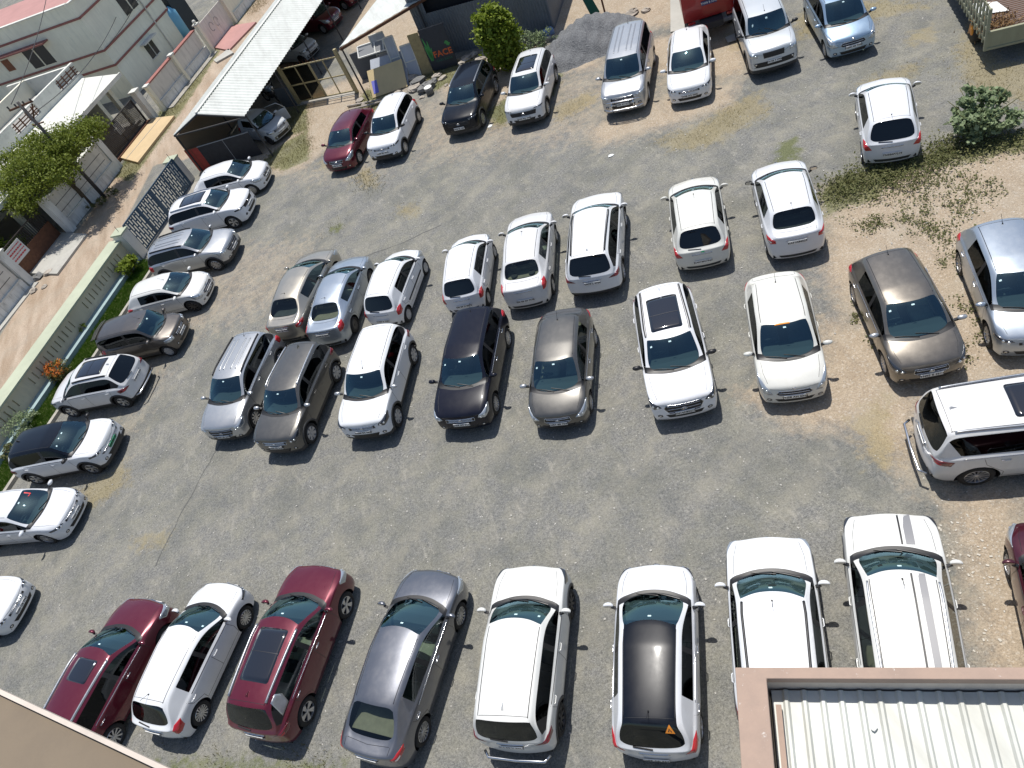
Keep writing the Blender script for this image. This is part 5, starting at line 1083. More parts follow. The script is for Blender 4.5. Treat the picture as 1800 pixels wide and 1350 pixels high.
lbox(mb, -6, edges_[-1], 29.45, 29.53, .55, .95)
reparent(mb.build('wall', B['wall']), bw)
reparent(lobj('coping', -6, 23.05, 29.32, 30.1, 1.17, 1.25, B['coping']), bw)
reparent(lobj('plinth', -6, 22.9, 29.02, 29.45, 0, .26, B['plinth']), bw)
for sp, nn, hgt, lab in ((23.25, 29.3, 1.5, 'square grey gate pillar with pale green cap at the end of the slotted wall'), (29.15, 29.55, 1.45, 'square grey gate pillar between the blue gate and the long shed')):
    e = empty('gate_pillar', LP(sp, nn), LANG, lab, 'pillar', 'pillars of the blue gate')
    box_obj('shaft', (0, 0, hgt/2), (.55, .62, hgt), B['greywall'], e); box_obj('cap', (0, 0, hgt+.035), (.62, .70, .07), B['coping'], e)
    MB().tube([(0, 0, hgt), (.02, 0, hgt+.35)], .012, 5).build('rod', B['chassis'], e)
tag(poly_sheet('concrete_apron', [LP(23.3, 28.0, .02), LP(29.0, 28.2, .02), LP(29.0, 29.3, .02), LP(23.3, 29.1, .02)], B['concrete2']), kind='structure')
for gi, (s0, s1) in enumerate(((23.55, 26.2), (26.24, 28.85))):
    e = empty('metal_gate', LP(s0, 29.15), LANG, ['slate blue barred gate leaf next to the slotted wall', 'slate blue barred gate leaf next to the shed pillar'][gi], 'gate', 'leaves of the blue gate')
    W_ = s1-s0; fr = MB()
    for z in (.08, 1.62): fr.box((W_/2, 0, z), (W_, .05, .07))
    for x in (.03, W_/2, W_-.03): fr.box((x, 0, .85), (.11, .06, 1.55))
    fr.build('frame', B['gateblue'], e); br = MB(); nb_ = int(W_/.165)
    for i in range(nb_):
        x = .1+(W_-.2)*i/(nb_-1); br.box((x, 0, .85), (.07, .03, 1.5))
        for q in range(3): br.box((x+.08, 0, .34+.22*(i % 2)+.46*q), (.10, .03, .07))
    br.build('bars', B['gateblue'], e)
# ---- far side of the lane: compound walls, gates, ramps -----------------------------
def compound(s0, s1, n0, h, label, mat, grooves=True, cap=None):
    e = empty('compound_wall', LP(s0, n0), LANG, label, 'wall', 'compound walls along the lane'); L_ = s1-s0
    box_obj('wall', (L_/2, .12, h/2), (L_, .24, h), mat, e); box_obj('footing', (L_/2, -.06, .28), (L_, .12, .56), B['whitewall'], e)
    m = MB(); m.box((L_/2, -.05, .60), (L_, .14, .07)); m.build('ledge', B['slabtop'], e)
    if grooves:
        m = MB(); [m.box((L_/2, -.004, z), (L_-.5, .008, .03)) for z in (1.0, 1.42)]; m.build('groove', B['slot'], e)
    if cap: box_obj('coping', (L_/2, .12, h+.04), (L_, .34, .08), cap, e)
    return e
compound(8, 22.3, 36.55, 1.9, 'whitewashed stained compound wall nearest the left edge of the photo', B['greywall'], cap=B['slabtop'])
compound(27.0, 32.3, 36.75, 1.95, 'whitewashed grooved compound wall behind the tree', B['greywall'], cap=B['slabtop'])
compound(38.9, 45.9, 36.85, 1.75, 'grey white compound wall with faded red coping below the red banded house', B['greywall'], False, cap=B['band'])
compound(50.6, 62, 36.7, 2.6, 'tall cream compound wall past the grey gate', B['cream'], False)
for s_, n_, h_, lab, mt in ((22.6, 36.6, 2.1, 'white pillar left of the brown gate', 'whitewall'), (26.8, 36.65, 2.15, 'white pillar between the brown gate and the grooved wall', 'whitewall'), (32.55, 36.9, 2.15, 'white pillar left of the dark barred gate', 'whitewall'),
                        (38.0, 37.3, 1.95, 'white pillar right of the dark barred gate', 'whitewall'), (38.75, 36.9, 1.75, 'small pillar with red white cap at the foot of the red banded house', 'cream'), (46.1, 36.6, 2.0, 'slim pillar with round finial beside the grey sheet gate', 'cream'), (50.4, 36.7, 2.1, 'slim pillar on the far side of the grey sheet gate', 'cream'), (42.3, 36.78, 1.9, 'slim pillar halfway along the wall with red coping', 'cream')):
    e = empty('wall_pillar', LP(s_, n_), LANG, lab, 'pillar', 'pillars of the compound walls'); w_ = .42 if mt == 'whitewall' else .26
    box_obj('shaft', (0, 0, h_/2), (w_, w_, h_), B[mt], e); box_obj('cap', (0, 0, h_+.05), (w_+.14, w_+.14, .1), B['slabtop'], e)
    if 'finial' in lab:
        m = MB(); n8 = 8; V = [(.13*math.sin(math.pi*a/6)*math.cos(2*math.pi*b/8), .13*math.sin(math.pi*a/6)*math.sin(2*math.pi*b/8), h_+.24-.13*math.cos(math.pi*a/6)) for a in range(7) for b in range(8)]
        m.add(V, [(a*8+b, a*8+(b+1) % 8, (a+1)*8+(b+1) % 8, (a+1)*8+b) for a in range(6) for b in range(8)]); m.build('finial', B['slabtop'], e, True)
# brown gate with banner
e = empty('house_gate', LP(22.9, 37.25), LANG, 'dark brown house gate with a white banner hung on it', 'gate')
box_obj('lower_sheet', (1.85, 0, .55), (3.6, .05, 1.0), B['rust'], e)
m = MB(); [m.box((x, 0, 1.25), (.03, .03, 1.1)) for x in np.arange(.1, 3.7, .14)]; m.box((1.85, 0, 1.8), (3.6, .05, .05)); m.build('bars', B['darkgate'], e)
ba = MB().box((.85, -.06, 1.25), (1.35, .02, .85)).build('banner', B['banner'], e)
m = MB(); rr_ = random.Random(3)
for q in range(4):
    x = .3
    while x < 1.4: w_ = .05+rr_.random()*.12; m.box((x+w_/2, -.075, 1.52-q*.17), (w_, .006, .075 if q % 2 else .05)); x += w_+.03
m.build('lettering', B['redprint'], ba)
# dark barred gate
e = empty('house_gate', LP(33.0, 37.55), LANG, 'wide dark barred gate in front of the white porch', 'gate')
m = MB(); [m.box((x, 0, .95), (.045, .03, 1.5)) for x in np.arange(.05, 4.5, .1)]
m.build('bars', B['darkgate'], e); m = MB()
for z in (.25, 1.7): m.box((2.25, 0, z), (4.6, .06, .06))
for x in (0, 2.25, 4.55): m.box((x, 0, .95), (.08, .07, 1.6))
m.build('frame', B['chassis'], e); m = MB(); [m.box((x, -.04, 1.2), (.05, .02, .7)) for x in (2.0, 2.12, 2.24, 2.36, 2.48)]; m.build('silver_panel', B['greyrail'], e)
box_obj('threshold', (2.25, -.15, .11), (4.7, .25, .22), B['rust'], e)
# grey sheet gate
e = empty('house_gate', LP(46.35, 36.8), LANG, 'plain grey sheet gate with pale drawings above the pink paving', 'gate')
box_obj('sheet', (1.95, 0, .95), (3.8, .05, 1.8), B['greywall'], e); m = MB()
for cx_ in (1.4, 2.2):
    m.tube([(cx_+.25*math.cos(a), -.035, 1.1+.3*math.sin(a)) for a in np.linspace(0, 5.2, 12)], .018, 5)
m.build('ornament', B['greyrail'], e); m = MB(); [m.box((x, -.03, .95), (.05, .03, 1.8)) for x in (.02, 1.95, 3.85)]; m.build('frame', B['cream'], e)
# ramps and drain
def paving(name, px, z, mat): tag(poly_sheet(name, [at(u, v, z) for u, v in px], mat, thick=z+.02), kind='structure')
paving('tan_ramp', [(201, 274), (242, 285), (306, 203), (263, 208)], .16, B['tan'])
m = MB(); a_, b_ = at(222, 279, .165), at(283, 206, .165); m.bar(a_, b_, .05, .012); tag(m.build('ramp_joint', B['concrete2']), kind='structure')
paving('concrete_ramp', [(50, 480), (100, 481), (152, 411), (103, 408)], .12, B['concrete']); paving('pink_ramp', [(376, 83), (402, 88), (450, 38), (405, 45)], .12, B['pink'])
tag(lobj('lane_drain', 38.9, 46, 36.2, 36.75, -.02, .06, B['concrete2']), kind='structure'); tag(lobj('lane_drain', 8, 22.6, 36.0, 36.45, -.02, .05, B['concrete']), kind='structure')
tag(MB().prism([at(403, 88)[:2], at(412, 95)[:2], at(382, 112)[:2], at(377, 108)[:2]], 0, .12).build('loose_slab', B['concrete']), 'pale concrete slab lying beside the pink ramp', 'slab')
# ---- house with the porch ---------------------------------------------------------
hb = empty('porch_house', LP(24, 38), LANG, 'white single storey house with a dark porch and parapet with three barred openings', 'house')
def hbb(name, s0, s1, n0, n1, z0, z1, mt, par=None): return MB().box(((s0+s1)/2-24, (n0+n1)/2-38, (z0+z1)/2), (s1-s0, n1-n0, z1-z0)).build(name, mt, par or hb)
hbb('back_wall', 22, 38.5, 44.5, 44.8, 0, 3.0, B['cream']); hbb('side_wall', 38.2, 38.5, 40.8, 44.5, 0, 3.0, B['greenish'])
hbb('side_wall', 21.7, 22, 38.6, 50, 0, 3.0, B['cream']); hbb('porch_floor', 22, 38.2, 38.6, 44.5, .02, .15, B['terrace'])
for s_ in (26.5, 33.0, 37.8): hbb('column', s_, s_+.3, 38.9, 39.2, .15, 2.95, B['cream'])
m = MB(); x0, x1 = -3, 14.6
m.add([(x0, 0, 2.85), (x1, 0, 2.85), (x1, 2.9, 3.25), (x0, 2.9, 3.25), (x0, 0, 3.02), (x1, 0, 3.02), (x1, 2.9, 3.42), (x0, 2.9, 3.42)], [(0, 3, 2, 1), (4, 5, 6, 7), (0, 1, 5, 4), (1, 2, 6, 5), (2, 3, 7, 6), (3, 0, 4, 7)]); m.build('porch_roof', B['slabtop'], hb)
hbb('roof_edge_band', 20.9, 38.7, 37.9, 38.0, 2.83, 3.06, B['slabtop'])
hbb('terrace_floor', 21, 38.9, 40.9, 50, 3.0, 3.3, B['terrace'])
m = MB(); px_ = [21, 23.2, 25.4, 27.6, 29.8, 32.0, 34.4, 36.7, 38.9]
for i in range(8):
    a_, b_ = px_[i]-24, px_[i+1]-24
    if i % 2: m.box(((a_+b_)/2, 3.0, 3.5), (b_-a_, .2, .35)); m.box(((a_+b_)/2, 3.0, 4.32), (b_-a_, .22, .09))
    else: m.box(((a_+b_)/2, 3.0, 3.85), (b_-a_, .2, 1.05))
m.build('parapet', B['slabtop'], hb)
for i in (1, 3, 5, 7):
    a_, b_ = px_[i]-24, px_[i+1]-24; m = MB()
    [m.box(((a_+b_)/2, 3.0, z), (b_-a_, .05, .05)) for z in (3.78, 3.94, 4.1)]; [m.box((x, 3.0, 3.98), (.06, .06, .62)) for x in np.linspace(a_+.3, b_-.3, 4)]
    m.build('barred_opening', B['rust'], hb)
hbb('parapet_return', 38.7, 38.9, 41.1, 47, 3.3, 4.25, B['slabtop'])
hbb('stair_room', 27.5, 33.5, 45.2, 50, 3.3, 6.0, B['cream']); hbb('room_roof', 27.2, 33.8, 44.8, 50.3, 6.0, 6.12, B['slabtop'])
dr = hbb('door', 28.4, 29.5, 45.14, 45.2, 3.3, 5.3, B['woodbrown'])
hbb('inner_parapet', 33.5, 38.7, 45.2, 45.4, 3.3, 4.3, B['cream'])
# ---- red banded house --------------------------------------------------------------
ha = empty('banded_house', LP(42.7, 41.7), LANG, 'two storey pale green house with faded red bands, top left corner', 'house')
def hab(name, x0, x1, y0, y1, z0, z1, mt, par=None): return MB().box(((x0+x1)/2, (y0+y1)/2, (z0+z1)/2), (x1-x0, y1-y0, z1-z0)).build(name, mt, par or ha)
hab('wall', 0, 8.0, 0, 18, 0, 5.9, B['greenish']); hab('parapet', 0, 8.0, 0, .18, 5.9, 6.5, B['greenish']); hab('parapet', 0, .18, .18, 18, 5.9, 6.5, B['greenish']); hab('terrace', .18, 8.0, .18, 18, 5.9, 5.94, B['pink'])
for z in (2.25, 3.3, 5.55):
    m = MB(); m.box((4.0, -.03, z), (8.06, .06, .13)); m.box((-.03, 9, z), (.06, 18.06, .13)); m.build('band', B['band'], ha)
m = MB(); m.box((4.0, .08, 6.53), (8.1, .3, .06)); m.box((.08, 9.2, 6.53), (.3, 17.7, .06)); m.build('coping', B['slabtop'], ha)
w_ = hab('window', 3.4, 4.5, -.03, .0, .75, 1.75, B['darkwin']); hab('frame', 3.35, 4.55, -.07, -.03, .68, .76, B['slabtop'], w_); hab('sunshade', 3.1, 4.8, -.5, 0, 1.85, 1.95, B['slabtop'])
hab('frame', 3.92, 3.98, -.06, -.03, .76, 1.75, B['slabtop'], w_)
for y0 in (4.6, 5.2):
    pass
w2 = hab('window', 3.9, 5.6, -.03, 0, 3.75, 5.0, B['darkwin']); hab('frame', 4.7, 4.8, -.06, -.03, 3.75, 5.0, B['cream'], w2)
w3 = hab('window', -.03, 0, 4.3, 6.4, 3.55, 4.8, B['darkwin']); hab('frame', -.06, -.03, 5.3, 5.4, 3.55, 4.8, B['cream'], w3); hab('sunshade', -.6, 0, 3.6, 11, 4.95, 5.05, B['band'])
w4 = hab('window', -.03, 0, 8.0, 8.7, 3.9, 4.7, B['woodbrown']); MB().tube([(5.9, -.06, .2), (5.9, -.06, 6.2)], .05, 8).build('drain_pipe', B['greywall'], ha)
# tank and dark yard beyond
tag(MB().prism([LP(51.0, 41.5)[:2], LP(53.5, 42)[:2], LP(53.5, 45)[:2], LP(51, 45)[:2]], 0, 3.0).build('dark_outbuilding', B['navy']), 'dark navy outbuilding at the top edge behind the grey gate', 'outbuilding')
t_ = empty('water_tank', LP(50.9, 42.0), LANG, 'sky blue round water tank beside the red banded house', 'tank'); m = MB(); m.tube([(0, 0, 0), (0, 0, 1.9), (0, 0, 2.2), (0, 0, 2.4)], [.6, .6, .45, .2], 20); m.build('shell', B['skyblue'], t_, True); m = MB(); m.tube([(0, 0, 2.4), (0, 0, 2.46)], .32, 14); m.build('lid', B['navy'], t_)
# ---- tree, power pole, cables ------------------------------------------------------
e = empty('neem_tree', (-16.56, 43.76, 0), 0, 'spreading yellow green tree beside the lane, in front of the white compound wall', 'tree')
m = MB(); m.tube([(0, 0, 0), (.05, .05, 1.1), (.0, -.1, 2.1), (-.2, .0, 3.0)], [.16, .13, .11, .07], 8); m.tube([(.03, 0, 1.3), (.7, -.5, 2.2), (1.3, -.9, 3.0)], [.09, .07, .04], 6); m.tube([(0, 0, 1.5), (-.8, .4, 2.4), (-1.7, .5, 3.1)], [.09, .06, .04], 6); m.tube([(0, 0, 1.9), (.3, .9, 2.8), (.4, 1.6, 3.4)], [.08, .05, .03], 6)
m.build('trunk', B['bark'], e, True)
bl = [(0, 0, 3.5, 1.9, 1.7, 1.0), (1.7, .9, 3.3, 1.3, 1.2, .8), (2.5, 1.6, 3.0, .9, .9, .6), (-1.7, -.3, 3.2, 1.3, 1.3, .8), (-2.6, -1.1, 2.9, 1.0, 1.0, .7), (.5, -1.7, 3.0, 1.3, 1.1, .8), (-.8, 1.6, 3.5, 1.2, 1.1, .7), (-1.6, -2.0, 2.6, 1.1, 1.0, .7), (-2.2, 1.2, 3.6, .9, .8, .6), (1.3, -.5, 3.6, 1.1, 1.0, .7), (-3.2, .2, 2.8, .8, .8, .5)]
leaves('crown', bl, 30000, .13, LM['neem'], e)
e = empty('power_pole', (-15.63, 43.81, 0), 0, 'leaning dark power pole with red brown crossarms rising out of the tree', 'pole')
MB().tube([(0, 0, 0), (0, 0, 6.2)], [.12, .085], 8).build('pole', B['pole'], e, True)
m = MB(); m.bar((-.75, .35, 5.95), (.75, -.35, 6.0), .07, .09); m.build('crossarm', B['rust'], e); m = MB(); m.bar((-.1, .1, 5.0), (.62, -.3, 5.9), .06); m.bar((-.3, .15, 4.9), (.4, -.2, 4.9), .06); m.build('brace', B['rust'], e)
for t_ in (-.7, -.25, .25, .7):
    MB().tube([(t_, -t_*.47, 6.0), (t_, -t_*.47, 6.16)], [.035, .05], 6).build('insulator', B['chassis'], e)
def cable(p, q, sag, lab, r=.018):
    p, q = Vector(p), Vector(q); pts = [p.lerp(q, t)-Vector((0, 0, sag*4*t*(1-t))) for t in np.linspace(0, 1, 16)]
    tag(MB().tube(pts, r, 5).build('cable', B['wire'], None, True), lab, 'cable')
top = Vector((-15.63, 43.81, 5.4))
cable(top, LP(45.5, 41.6, 4.2), .5, 'thin black cable sagging from the pole to the red banded house')
cable(top+Vector((-.4, .2, .8)), at(82, -6, 7.5), .2, 'thin black overhead line crossing the roof at the top left corner', .02)
cable(LP(42.8, 41.5, 3.4), LP(50.2, 41.4, 4.6), .25, 'thin black cable along the wall of the red banded house')
# ---- long shed ---------------------------------------------------------------------
RW = corrugated('white_corrugated_roof', (.60, .62, .58), .2, LANG)
sh = empty('long_shed', (0, 0, 0), 0, 'long open shed with a white corrugated roof and dark interior', 'shed')
rd0 = at(345, 200, 2.9); rdir = LD; 
def corr_sheet(name, A, Bv, Cv, pitch, amp, mat, parent):
    """corrugated sheet: A->B along the length, A->C down the slope; corrugations run down the slope"""
    A, Bv, Cv = Vector(A), Vector(Bv), Vector(Cv); n = int((Bv-A).length/pitch*4); nr = (Bv-A).cross(Cv-A).normalized(); nr = nr if nr.z > 0 else -nr; V = []
    for i in range(n+1):
        h = nr*amp*(0, 1, 1, 0)[i % 4]; p = A.lerp(Bv, i/n)+h; V += [p, p+(Cv-A), p-nr*.012, p+(Cv-A)-nr*.012]
    F = [(4*i, 4*i+1, 4*i+5, 4*i+4) for i in range(n)]+[(4*i+2, 4*i+6, 4*i+7, 4*i+3) for i in range(n)]+[(4*i, 4*i+4, 4*i+6, 4*i+2) for i in range(n)]+[(4*i+1, 4*i+3, 4*i+7, 4*i+5) for i in range(n)]
    return MB().add(V, F).build(name, mat, parent)
LEN = 20
er = at(430, 204, 2.45); el = at(305, 238, 2.35); el2 = rd0+(el-rd0)
corr_sheet('roof_sheet', rd0, rd0+LD*LEN, er, .26, .035, RW, sh); corr_sheet('roof_sheet', rd0, rd0+LD*LEN, el, .26, .035, RW, sh)
m = MB(); m.bar(rd0+Vector((0, 0, .06)), rd0+LD*LEN+Vector((0, 0, .06)), .16, .03); m.build('ridge_cap', B['slabtop'], sh)
for s_ in range(0, 20, 4):
    for q, nm in ((er, 'post'), (el, 'post')):
        p = q+LD*(s_+.1); MB().tube([(p.x, p.y, 0), (p.x, p.y, q.z)], .045, 6).build('post', B['chassis'], sh)
m = MB(); m.bar(el+Vector((0, 0, -.05)), rd0+Vector((0, 0, -.05)), .07); m.bar(rd0+Vector((0, 0, -.05)), er+Vector((0, 0, -.05)), .07); m.bar((el.x, el.y, 2.28), (er.x, er.y, 2.38), .06); m.build('front_truss', B['chassis'], sh)
m = MB(); q0 = Vector((el.x, el.y, 0))-LD*.0; m.add([q0, q0+LD*LEN, q0+LD*LEN+Vector((0, 0, 2.2)), q0+Vector((0, 0, 2.2))], [(0, 1, 2, 3)]); m.build('back_sheet', B['brownsheet'], sh)
k = B['dark']
pa, pb, pc = at(352, 302), at(374, 296), at(462, 271)
for (p, q, mt, nm, lab) in ((pa, pb, 'brickred', 'sheet_screen', 'red sheet screen closing the near end of the long shed'), (pb, pc, 'blacksheet', 'sheet_screen', 'black sheet screen beside the red one at the near end of the long shed')):
    m = MB(); m.bar(p+Vector((0, 0, .68)), q+Vector((0, 0, .68)), .03, 1.32, up=(0, 0, 1)); o = m.build(nm, B[mt]); tag(o, lab, 'screen')
    m = MB(); m.bar(p+Vector((0, 0, 1.36)), q+Vector((0, 0, 1.36)), .04); m.bar(p.lerp(q, .5), p.lerp(q, .5)+Vector((0, 0, 1.36)), .04)
    m.build('frame', B['greyrail' if mt == 'blacksheet' else 'rust'], o)
# motorcycles in the shade
def motorbike(x, y, rz, lab, mt):
    e = empty('motorcycle', (x, y, 0), rz, lab, 'motorcycle', 'motorcycles in the shed')
    for wx in (.62, -.62):
        w_ = MB(); w_.tube([(wx+.28*math.cos(a), 0, .30+.28*math.sin(a)) for a in np.linspace(0, 2*math.pi, 17)], .05, 6, cap=False); w = w_.build('wheel', M['rubber'], e, True)
        w_ = MB(); [w_.bar((wx, 0, .3), (wx+.26*math.cos(a), 0, .3+.26*math.sin(a)), .02) for a in np.linspace(0, 2*math.pi, 6)[:-1]]; w_.build('rim', M['alloy_dark'], w)
    soft_box('fuel_tank', (.15, 0, .82), (.5, .26, .24), mt, e); soft_box('seat', (-.38, 0, .80), (.66, .26, .12), M['black'], e); soft_box('engine', (.05, 0, .45), (.4, .26, .34), M['alloy_dark'], e)
    m = MB(); m.tube([(.62, .06, .3), (.45, .06, .95), (.40, .05, 1.02)], .025, 6); m.tube([(.62, -.06, .3), (.45, -.06, .95), (.40, -.05, 1.02)], .025, 6); m.build('fork', M['chrome'], e, True)
    m = MB(); m.tube([(.25, .36, 1.04), (.40, .1, 1.05), (.40, -.1, 1.05), (.25, -.36, 1.04)], .018, 6); m.build('handlebar', M['chrome'], e, True); soft_box('headlight', (.56, 0, .9), (.12, .16, .16), M['lens'], e)
p = at(483, 178); motorbike(p.x, p.y, -1.0, 'motorcycle in the shade just behind the open car door', M['bluem'] if 'bluem' in M else COLS['lightblue'])
p = at(468, 150); motorbike(p.x, p.y, -1.1, 'darker motorcycle deeper under the shed roof', M['black'])
# ---- beige spiked gate ------------------------------------------------------------
ga, gb = at(527, 183), at(628, 163); gd = (gb-ga); gl = gd.length; gang = math.atan2(gd.y, gd.x)
for i, (p, lab) in enumerate(((ga, 'beige gate post next to the long shed'), (gb, 'beige gate post next to the leaning panels'))):
    o = MB().box((p.x, p.y, 1.25), (.16, .16, 2.5), gang).build('gate_post', B['beige']); tag(o, lab, 'post', 'posts of the beige gate')
for i in range(2):
    e = empty('spiked_gate', ga+gd*(i*.5), gang, ['beige spiked gate leaf on the shed side', 'beige spiked gate leaf on the side of the leaning panels'][i], 'gate', 'leaves of the beige gate'); w_ = gl/2-.1; o0 = .1 if i == 0 else 0
    m = MB()
    for z in (.15, 1.1, 2.1): m.box((o0+w_/2, 0, z), (w_, .05, .06))
    for x in (o0+.03, o0+w_/2, o0+w_-.03): m.box((x, 0, 1.12), (.05, .05, 2.0))
    m.build('frame', B['beige'], e)
    if i == 0: MB().box((o0+w_/2, .03, 1.12), (w_-.1, .01, 1.9)).build('mesh_sheet', glass('gate_mesh', (.45, .42, .36), k=.1), e)
    m = MB()
    for x in np.linspace(o0+.05, o0+w_-.05, 9): m.tube([(x, 0, 2.12), (x, 0, 2.32)], [.014, .003], 5)
    m.build('spikes', B['woodbrown'], e)
tag(MB().bar(ga-gd*.03, gb-gd*.02, .35, .05).build('drain_grate', B['concrete2']), kind='structure')
o = MB().bar(at(500, 188)+Vector((0, 0, .55)), ga+Vector((-.1, 0, .55)), .12, 1.1).build('low_wall', B['bluegrey']); tag(o, 'low grey wall between the shed and the beige gate post', 'wall')
# ---- second roof, grey shed, signs ------------------------------------------------
e = empty('second_shed', (0, 0, 0), 0, 'small shed with a plain white sheet roof behind the beige gate', 'shed')
z = 3.0; f0, f1, f2, f3 = at(596, 84, z), at(737, 0, z), at(900, -96, z+.3), at(735, -105, z+.3); MB_ = corr_sheet('roof_sheet', f0, f1+(f1-f0)*.35, f0+(at(662, 0, z)-f0)*1.9, .5, .02, RW, e)
m = MB(); m.bar(f0-Vector((0, 0, .1)), f1+(f1-f0)*.3-Vector((0, 0, .1)), .1, .12); m.build('front_beam', B['rust'], e)
for t in (.02, .95): p = f0.lerp(f1, t); MB().tube([(p.x, p.y, 0), (p.x, p.y, z-.1)], .05, 6).build('post', B['chassis'], e)
g0, g1 = at(975, 50), at(805, 92); gdv = (g1-g0).normalized(); gp = Vector((gdv.y, -gdv.x, 0)); gp = gp if gp.y > 0 else -gp
gA = g0+gdv*7.0; ang = math.atan2(gdv.y, gdv.x)
e = empty('grey_shed', (0, 0, 0), 0, 'blue grey corrugated sheet shed with a dark opening, behind the bush and rubble', 'shed')
GS = corrugated('blue_grey_corrugated', (.15, .17, .19), .15, 0, (.09, .10, .11), dirtamt=.5)
def corr_wall(name, a, b, z0, z1, pitch, amp, nrm, mat, par):
    n = int((b-a).length/pitch*4); V = []
    for i in range(n+1):
        p = a.lerp(b, i/n)+nrm*amp*(0, 1, 1, 0)[i % 4]; V += [(p.x, p.y, z0), (p.x, p.y, z1)]
    return MB().add(V, [(2*i, 2*i+2, 2*i+3, 2*i+1) for i in range(n)]).build(name, mat, par)
fr = -gp
ZT = 3.6; w0, w1 = g0+gdv*4.2, g0+gdv*7.2
corr_wall('front_sheet', g0, gA, 0, 2.3, .16, .03, fr, GS, e); corr_wall('front_sheet', g0, g0+gdv*3.0, 2.3, ZT, .16, .03, fr, GS, e); corr_wall('front_sheet', g0+gdv*6.2, gA, 2.3, ZT, .16, .03, fr, GS, e)
corr_wall('front_sheet', g0+gdv*3.0, g0+gdv*6.2, 3.35, ZT, .16, .03, fr, GS, e)
corr_wall('side_sheet', g0, g0+gp*9, 0, ZT, .16, .03, -gdv, GS, e); corr_wall('side_sheet', gA, gA+gp*9, 0, ZT, .16, .03, gdv, GS, e)
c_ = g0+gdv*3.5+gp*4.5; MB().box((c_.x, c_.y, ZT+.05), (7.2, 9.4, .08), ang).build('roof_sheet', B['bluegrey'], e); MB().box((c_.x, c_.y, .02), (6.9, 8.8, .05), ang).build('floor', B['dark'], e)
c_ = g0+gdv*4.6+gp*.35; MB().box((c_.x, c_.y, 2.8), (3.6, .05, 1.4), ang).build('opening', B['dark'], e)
def stand(name, p, q, h, mat, lab, cat, lean=.0, z0=0, th=.04):
    p, q = Vector(p), Vector(q); t = (q-p).normalized(); nr = Vector((t.y, -t.x, 0)); nr = nr if nr.y > 0 else -nr; u = Vector((0, 0, 1))*math.cos(lean)+nr*math.sin(lean); b = nr*math.cos(lean)-Vector((0, 0, math.sin(lean)))
    V = [p+Vector((0, 0, z0)), q+Vector((0, 0, z0))]; V += [V[1]+u*h, V[0]+u*h]; V2 = [v+b*th for v in V]
    o = MB().add(V+V2, [(0, 1, 2, 3), (7, 6, 5, 4), (0, 4, 5, 1), (1, 5, 6, 2), (2, 6, 7, 3), (3, 7, 4, 0)]).build(name, mat)
    if lab: tag(o, lab, cat)
    Mx = Matrix.Identity(4)
    for i, c in enumerate((t, u, -b)):
        for r_ in range(3): Mx[r_][i] = c[r_]
    Mx.translation = V[0]-b*.004; return o, Mx
s0_, s1_ = at(763, 127), at(806, 114)
bo, Mx = stand('sign_board', s0_, s1_, 2.15, B['board'], 'dark navy sign board reading FACE with a green leaf and orange letters', 'sign', .08)
w_ = (s1_-s0_).length
t_ = inst('lettering', text_mesh('FACE', w_*.30, B['signorange'], .012), bo); t_.matrix_world = Mx @ Matrix.Translation((w_*.60, .80, 0))
t_ = inst('lettering', text_mesh('CARS INDIA', w_*.11, B['signteal'], .006), bo); t_.matrix_world = Mx @ Matrix.Translation((w_*.58, .48, 0))
m = MB()
for q, (bx, top_, bend) in enumerate(((.16, 1.75, -.10), (.20, 1.55, .05), (.12, 1.35, -.10), (.22, 1.2, .12))):
    L0 = [(bx+bend*t*t-.045*math.sin(math.pi*t)-.01, .55+(top_-.55)*t, .003) for t in np.linspace(0, 1, 8)]; R0 = [(bx+bend*t*t+.045*math.sin(math.pi*t)+.01, .55+(top_-.55)*t, .003) for t in np.linspace(0, 1, 8)]
    V = [Mx @ Vector((a*w_/1.35, b, c)) for a, b, c in L0+R0]; MB().add(V, [(i, 8+i, 9+i, i+1) for i in range(7)]).build('leaf_mark', B['leafsign'], bo)
for cx_, cy_ in ((w_*.86, 1.22), (w_*.92, 1.12)): MB().add([Mx @ Vector((cx_+a, cy_+b, .003)) for a, b in ((-.12, 0), (0, -.06), (.12, .04), (0, .12))], [(0, 1, 2, 3)]).build('leaf_mark', B['leafsign'], bo)
pass
stand('khaki_board', at(744, 133), at(762, 128), 2.1, B['khaki'], 'narrow khaki board leaning left of the dark sign board', 'board', .08)
stand('grey_sheet_fence', at(637, 141), at(700, 118), 1.5, B['bluegrey'], 'dark blue grey sheet fence behind the beige gate post', 'fence', 0)
stand('leaning_panel', at(655, 168), at(718, 150), 2.0, B['panel'], 'large pale blue panel leaning behind the cream sheet', 'panel', .98)
cs_, Mq = stand('cream_sheet', at(656, 174), at(717, 153), 1.45, B['yellowsheet'], 'cream sheet with a blue label leaning on the pale panel', 'sheet', .84, .05)
MB().add([Mq @ Vector(v_) for v_ in ((.12, .18, .008), (.42, .18, .008), (.42, .85, .008), (.12, .85, .008))], [(0, 1, 2, 3)]).build('blue_label', B['bluelabel'], cs_)
